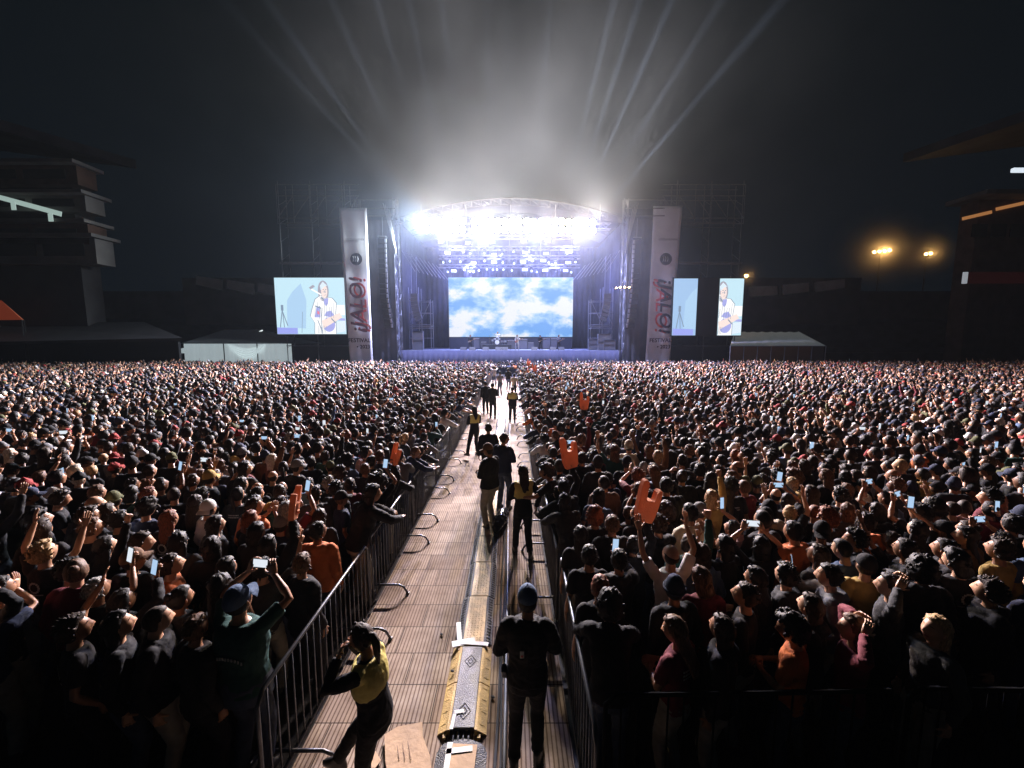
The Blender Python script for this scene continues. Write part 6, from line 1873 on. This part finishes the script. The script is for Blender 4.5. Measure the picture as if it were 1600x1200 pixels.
guard((-1.5, 33.5), 0.2, 1.0, 'phone2', (0.1, 0.1), 'tee', 'white', 'jeans', 'short', 'black', 'tan', 'person in white photographing the stage from the far end of the walkway', group=WG)

# the big man in a green shirt filming, near left
gx, gy = at_head(412, 938, 0.99)
o, pd = guard((-2.36, 3.2, 0.0), -0.15, 1.05, 'phone2', (0.0, 0.28), 'tee', 'green', 'jeans', 'crop', 'black', 'tan', 'big man in a green shirt and cap filming two-handed beside the left barrier', hat='cap', hatcol='denim', fine=True, group='people standing in the crowd', slim=1.28)
me = text_mesh('\u2022\u2022\u2022\u2022\u2022\u2022\u2022\u2022\u2022', 0.05, 0.002)
bpy.data.meshes.remove(me)
tp = MB()
for i in range(11): tp.box((-0.13 + 0.026 * i, -0.166 + 0.012 * abs(i - 5) / 5, 1.245 - 0.0012 * (i - 5) ** 2), (0.014, 0.006, 0.024), rot=Matrix.Rotation(0.1 * (5 - i) / 5, 3, 'Z'))
tp.build('back_print', mat('faded_print', (0.32, 0.34, 0.33), 0.8), o)
Mw = Matrix.Translation((-2.36, 3.2, 0)) @ Matrix.Rotation(-0.15, 4, 'Z') @ Matrix.Scale(1.05, 4) @ Matrix.Translation((pd['hands']['l'] + pd['hands']['r']) / 2 + Vector((0, -0.01, 0.0))) @ Matrix.Rotation(-0.2, 4, 'X') @ Matrix.Rotation(PI / 2, 4, 'Y')
e = bpy.data.objects.new('phone', PH_BODY); COL.objects.link(e); s_ = bpy.data.objects.new('screen', PH_SCR); COL.objects.link(s_); s_.parent = e; setmat(s_, 0, phone_wh)
e.location = Mw.to_translation(); e.rotation_euler = Mw.to_euler(); tag(e, 'wide lit phone held up by the big man in the green shirt', 'phone', 'phones held up in the crowd')

# ------------------------------------------------------------------ the band and its gear
def guitar(parent_M, body_m, label, s_=1.0):
    mb = MB()
    poly = [(0.0 + 0.17 * math.cos(t) * (1 + 0.12 * math.cos(2 * t)), 0.13 * math.sin(t) * (1 + 0.25 * math.cos(2 * t))) for t in np.linspace(0, 2 * PI, 26, endpoint=False)]
    mb.prism(poly, Matrix.Identity(4), 0.045); e = mb.build('electric_guitar', body_m)
    e.matrix_basis = parent_M
    mb = MB(); mb.box((0.42, 0, 0.05), (0.62, 0.045, 0.022)); mb.build('neck', mat('maple_neck', (0.45, 0.28, 0.12), 0.4), e)
    mb = MB(); mb.box((0.79, 0.0, 0.045), (0.15, 0.075, 0.016)); mb.build('headstock', mat('maple_neck'), e)
    mb = MB(); mb.box((-0.02, 0, 0.052), (0.13, 0.1, 0.012)); mb.build('pickguard', tape, e)
    tag(e, label, 'guitar', 'guitars on stage')


GP = dict(l=((0.42 - 0.78, 0.26, 1.22), (-0.3, -0.6, -1), (0.2, 0.5, 0.7), (0.5, -0.3, 0.5), 1.3), r=((0.10, 0.22, 1.02), (1, -0.6, -0.3), (-0.9, 0.3, -0.2), (0, 0, -1), .8))
BG = 'musicians on the stage'
bands = [(735, 48.4, 'guitarist in dark clothes at stage left of the drum kit', 'black', 'dark brown', 'long', 'mat'), (808, 47.6, 'singer in a white outfit at the centre microphone with a guitar', 'white', 'brown', 'short', 'g'),
         (845, 48.0, 'bass player in black bending forward right of the singer', 'black', 'black', 'long', 'g'), (873, 49.2, 'rightmost musician in a grey shirt playing by the amplifier', 'grey', 'dark brown', 'bob', 'g')]
for i, (px, Y, lab, col_, hc, hk, _g) in enumerate(bands):
    x = at(px, 535, Y).x; rz = PI + (x / 20) + (0.3, 0, -0.6, 0.2)[i]
    p2 = dict(GP)
    if i == 2: p2['lean'] = 0.35
    guard((x, Y, DECK), rz, 1.03, p2, (0.0, -0.1 if i != 2 else -0.4), 'longsleeve', col_, 'black trousers' if i != 1 else 'white', hk, hc, 'light', lab, group=BG, legs={'l': ((-0.2, 0.08, 0.08), (0, 1, 0), 0.2), 'r': ((0.18, -0.08, 0.08), (0, 1, 0), -0.2)})
    M_ = Matrix.Translation((x, Y, DECK)) @ Matrix.Rotation(rz, 4, 'Z') @ Matrix.Translation((0.10, 0.17, 1.0)) @ Matrix.Rotation(PI + 0.40, 4, 'Y') @ Matrix.Rotation(-PI / 2, 4, 'X')
    guitar(M_, [TOP['cream'], mat('guitar_red', (0.4, 0.05, 0.04), 0.25), mat('guitar_black', (0.02, 0.02, 0.02), 0.2), TOP['brown']][i], f"electric guitar played by the {['dark clothed left', 'white clad centre', 'bending', 'rightmost'][i]} musician")
# riser and drums
dx = at(777, 535, 50.5).x
e = empty('drum_riser', (dx, 50.5, DECK)); tag(e, 'low black riser under the drum kit in front of the LED wall', 'riser')
mb = MB(); mb.bevbox((0, 0, 0.3), (3.6, 2.6, 0.6), 0.03); mb.build('platform', black_cloth, e)
e = empty('drum_kit', (dx, 50.5, DECK + 0.6)); tag(e, 'drum kit with raised cymbals on the riser, the drummer behind it', 'drum kit')
shell = mat('drum_shell', (0.65, 0.7, 0.74), 0.25, 0.5); cym = mat('cymbal_brass', (0.75, 0.6, 0.3), 0.25, 1.0)
mb = MB(); mb.tube([(0, -0.55, 0.30), (0, -0.1, 0.30)], 0.29, 24); mb.build('bass_drum', shell, e)
mb = MB(); mb.tube([(0, -0.575, 0.30), (0, -0.556, 0.30)], 0.27, 24); mb.build('drum_head', tape, e)
for x, y, z, r0 in [(-0.28, -0.3, 0.72, 0.16), (0.22, -0.3, 0.72, 0.17), (0.62, 0.15, 0.42, 0.21), (-0.6, 0.1, 0.55, 0.18), (0.95, 0.0, 0.42, 0.22)]:
    mb = MB(); mb.tube([(x, y, z - 0.14), (x, y, z + 0.1)], r0, 18); mb.tube([(x, y + 0.1, 0), (x, y + 0.1, z)], 0.012, 5); mb.build('drum', shell, e)
for x, y, z, r0 in [(-0.95, -0.1, 1.15, 0.24), (0.85, -0.2, 1.25, 0.26), (-0.5, -0.35, 1.38, 0.22), (0.45, -0.35, 1.42, 0.22), (1.25, 0.2, 1.0, 0.25), (-0.95, 0.35, 0.85, 0.18)]:
    mb = MB(); mb.tube([(x, y, z), (x, y, z + 0.015)], [r0, 0.04], 20); mb.tube([(x, y, 0), (x, y, z)], 0.012, 5); mb.build('cymbal', cym, e)
guard((dx + 0.02, 51.0, DECK + 0.55), PI, 0.95, dict(l=((-0.30, 0.36, 1.25), (-1, -0.2, -0.8), (0.2, 1, 0.3), (0, 0, -1), 1.2), r=((0.32, 0.30, 1.45), (1, -0.2, -0.8), (-0.2, 1, 0.6), (0, 0, -1), 1.2)), (0, 0), 'tee', 'white', 'black trousers', 'short', 'blond', 'light', 'drummer in a white shirt seated behind the drum kit', group=BG,
      legs={'l': ((-0.22, 0.45, 0.30), (0, 1, 0.3), 0.1), 'r': ((0.22, 0.45, 0.30), (0, 1, 0.3), -0.1)})
# amplifiers, monitors, mic stands, cases
amp_m = mat('amp_tolex', (0.025, 0.025, 0.03), 0.6); amp_g = mat('amp_grille', (0.08, 0.08, 0.1), 0.8, bump=0.5, bscale=60)
AG = 'amplifiers on stage'
for i, (px, Y, w_, h_, lab) in enumerate([(745, 50.6, 0.8, 1.5, 'tall amplifier stack left of the drums beside the left guitarist'), (756, 50.8, 0.75, 1.0, 'low amplifier left of the drum riser'), (799, 49.8, 1.1, 1.2, 'dark equipment case directly left of the singer'),
                                          (815, 51.0, 1.6, 1.35, 'keyboard amplifier rack right of the singer'), (826, 51.2, 1.4, 0.9, 'low amplifier bank right of the keyboard rack'), (865, 50.8, 0.8, 1.5, 'amplifier stack behind the rightmost musician'), (857, 51.5, 1.6, 1.5, 'pale blue equipment riser left of the right amplifier')]):
    x = at(px, 535, Y).x; e = empty('amplifier', (x, Y, DECK)); tag(e, lab, 'amplifier', AG)
    mb = MB(); mb.bevbox((0, 0, h_ / 2), (w_, 0.5, h_), 0.03); mb.build('cabinet', amp_m, e)
    mb = MB(); mb.bevbox((0, -0.26, h_ * 0.42), (w_ * 0.88, 0.02, h_ * 0.72), 0.005); mb.build('grille', amp_g, e)
    mb = MB(); mb.box((0, -0.255, h_ * 0.9), (w_ * 0.88, 0.015, h_ * 0.09)); mb.build('control_panel', alu, e)
for i, (px, Y) in enumerate([(724, 46.7), (738, 46.7), (759, 46.8), (779, 46.8), (789, 46.8), (835, 46.8), (864, 46.8), (877, 46.8)]):
    x = at(px, 545, Y).x; e = empty('stage_monitor', (x, Y, DECK)); tag(e, f'black wedge monitor on the stage lip, {ORD[i]} from the left', 'monitor', 'wedge monitors along the stage lip')
    mb = MB(); xprof_ = [(-0.3, 0), (0.3, 0), (0.22, 0.36), (-0.05, 0.36)]
    mb.prism([(y, z) for y, z in xprof_], Matrix.Translation((-0.36, 0, 0)) @ Matrix.Rotation(PI / 2, 4, 'Z') @ Matrix.Rotation(PI / 2, 4, 'X'), 0.72); mb.build('cabinet', amp_m, e)
    mb = MB(); mb.box((0, 0.16, 0.2), (0.62, 0.02, 0.3), rot=Matrix.Rotation(0.22, 3, 'X')); mb.build('grille', amp_g, e)
for i, (px, Y) in enumerate([(733, 47.6), (807, 47.0), (846, 47.3), (872, 48.5), (755, 47.9)]):
    x = at(px, 545, Y).x; e = empty('microphone_stand', (x, Y, DECK)); tag(e, f'thin microphone stand on the stage, {["in front of the left guitarist", "in front of the singer", "by the bending bass player", "by the rightmost musician", "between left guitarist and drums"][i]}', 'microphone stand', 'microphone stands')
    mb = MB(); mb.tube([(0, 0, 0.03), (0, 0, 1.35)], 0.012, 6); mb.tube([(0, 0, 1.35), (0.0, 0.4, 1.55)], 0.01, 5)
    for a in (0, 2.1, 4.2): mb.tube([(0, 0, 0.1), (0.3 * math.cos(a), 0.3 * math.sin(a), 0.01)], 0.01, 5)
    mb.build('stand', black_steel, e); mb = MB(); mb.tube([(0, 0.38, 1.54), (0, 0.52, 1.61)], [0.014, 0.022], 8); mb.build('microphone', alu, e)
for i, (px, Y, w_, h_, lab) in enumerate([(654, 47.2, 1.2, 2.2, 'tall loudspeaker standing at the left end of the stage deck'), (926, 47.5, 1.1, 1.3, 'equipment case with a person behind at the right end of deck'), (943, 47.0, 1.4, 1.9, 'flight case stack under the right scaffold'), (951, 46.8, 1.3, 1.2, 'low flight case at the right corner of the deck')]):
    x = at(px, 545, Y).x; e = empty('flight_case', (x, Y, DECK)); tag(e, lab, 'case', 'cases at the ends of the deck')
    mb = MB(); mb.bevbox((0, 0, h_ / 2), (w_, 0.7, h_), 0.02); mb.build('case_body', mat('case_grey', (0.14, 0.15, 0.17), 0.5), e)
    mb = MB()
    for sx in (-1, 1):
        for z in (0.03, h_ * 0.5, h_ - 0.03): mb.box((0, -0.36, z), (w_ + 0.03, 0.03, 0.05))
        mb.box((sx * w_ / 2, -0.36, h_ / 2), (0.05, 0.04, h_))
    mb.build('edge_trim', alu, e)
FL_HALO = [(at(1378, 392, 77).to_tuple(), (11, 4, 9), 0.25), (at(1450, 396, 79).to_tuple(), (8, 4, 7), 0.2), (at(1166, 431, 59.5).to_tuple(), (3, 2, 3), 0.15)]
# smoke drifting round the stage, thinning outwards, and mist added round the orange lamps to give their halo
for nm, c, r0, dn, col_ in [('smoke', (2, 50, 29), (54, 17, 42), K_SMOKE, (0.66, 0.76, 1.0))] + [('halo_mist', c_, r_v, d_, (1, 1, 1)) for c_, r_v, d_ in FL_HALO]:
    mb = MB(); mb.ball((0, 0, 0), 1.0, 40, 24)
    m = bpy.data.materials.new('smoke_and_halo'); m.use_nodes = True; nt = m.node_tree; N = nt.nodes; L = nt.links; N.remove(N['Principled BSDF'])
    pv = N.new('ShaderNodeVolumePrincipled'); pv.inputs['Color'].default_value = (*col_, 1); pv.inputs['Anisotropy'].default_value = 0.15
    tc = N.new('ShaderNodeTexCoord'); ln = N.new('ShaderNodeVectorMath'); ln.operation = 'LENGTH'; L.new(tc.outputs['Object'], ln.inputs[0])
    mr = N.new('ShaderNodeMapRange'); mr.inputs['From Min'].default_value = 1.0; mr.inputs['From Max'].default_value = 0.0; L.new(ln.outputs['Value'], mr.inputs['Value'])
    pw = N.new('ShaderNodeMath'); pw.operation = 'POWER'; pw.inputs[1].default_value = 1.8 if nm == 'smoke' else 2.2; L.new(mr.outputs[0], pw.inputs[0])
    ml = N.new('ShaderNodeMath'); ml.operation = 'MULTIPLY'; ml.inputs[1].default_value = dn; L.new(pw.outputs[0], ml.inputs[0])
    last = ml
    if nm == 'smoke':
        mp = N.new('ShaderNodeMapping'); mp.inputs['Scale'].default_value = (5.5, 1.6, 4.2); L.new(tc.outputs['Object'], mp.inputs['Vector'])
        nz = N.new('ShaderNodeTexNoise'); nz.inputs['Scale'].default_value = 1.0; nz.inputs['Detail'].default_value = 2.5; L.new(mp.outputs[0], nz.inputs['Vector'])
        m2 = N.new('ShaderNodeMapRange'); m2.inputs['From Min'].default_value = 0.30; m2.inputs['From Max'].default_value = 0.66; m2.inputs['To Min'].default_value = 0.25; m2.inputs['To Max'].default_value = 1.6; L.new(nz.outputs['Fac'], m2.inputs['Value'])
        m3 = N.new('ShaderNodeMath'); m3.operation = 'MULTIPLY'; L.new(ml.outputs[0], m3.inputs[0]); L.new(m2.outputs[0], m3.inputs[1]); sx_ = N.new('ShaderNodeSeparateXYZ'); L.new(tc.outputs['Object'], sx_.inputs[0]); m4 = N.new('ShaderNodeMapRange'); m4.inputs['From Min'].default_value = -0.33; m4.inputs['From Max'].default_value = -0.20; m4.inputs['To Min'].default_value = 0.5; m4.inputs['To Max'].default_value = 1.0; m4.interpolation_type = 'SMOOTHSTEP'; L.new(sx_.outputs['Z'], m4.inputs['Value']); m5 = N.new('ShaderNodeMath'); m5.operation = 'MULTIPLY'; L.new(m3.outputs[0], m5.inputs[0]); L.new(m4.outputs[0], m5.inputs[1]); last = m5
    L.new(last.outputs[0], pv.inputs['Density'])
    L.new(pv.outputs[0], N['Material Output'].inputs['Volume'])
    m.cycles.volume_step_rate = 0.6 if nm == 'smoke' else 1.0
    o = mb.build(nm, m); o.location = c; o.scale = r0
    tag(o, kind='stuff')
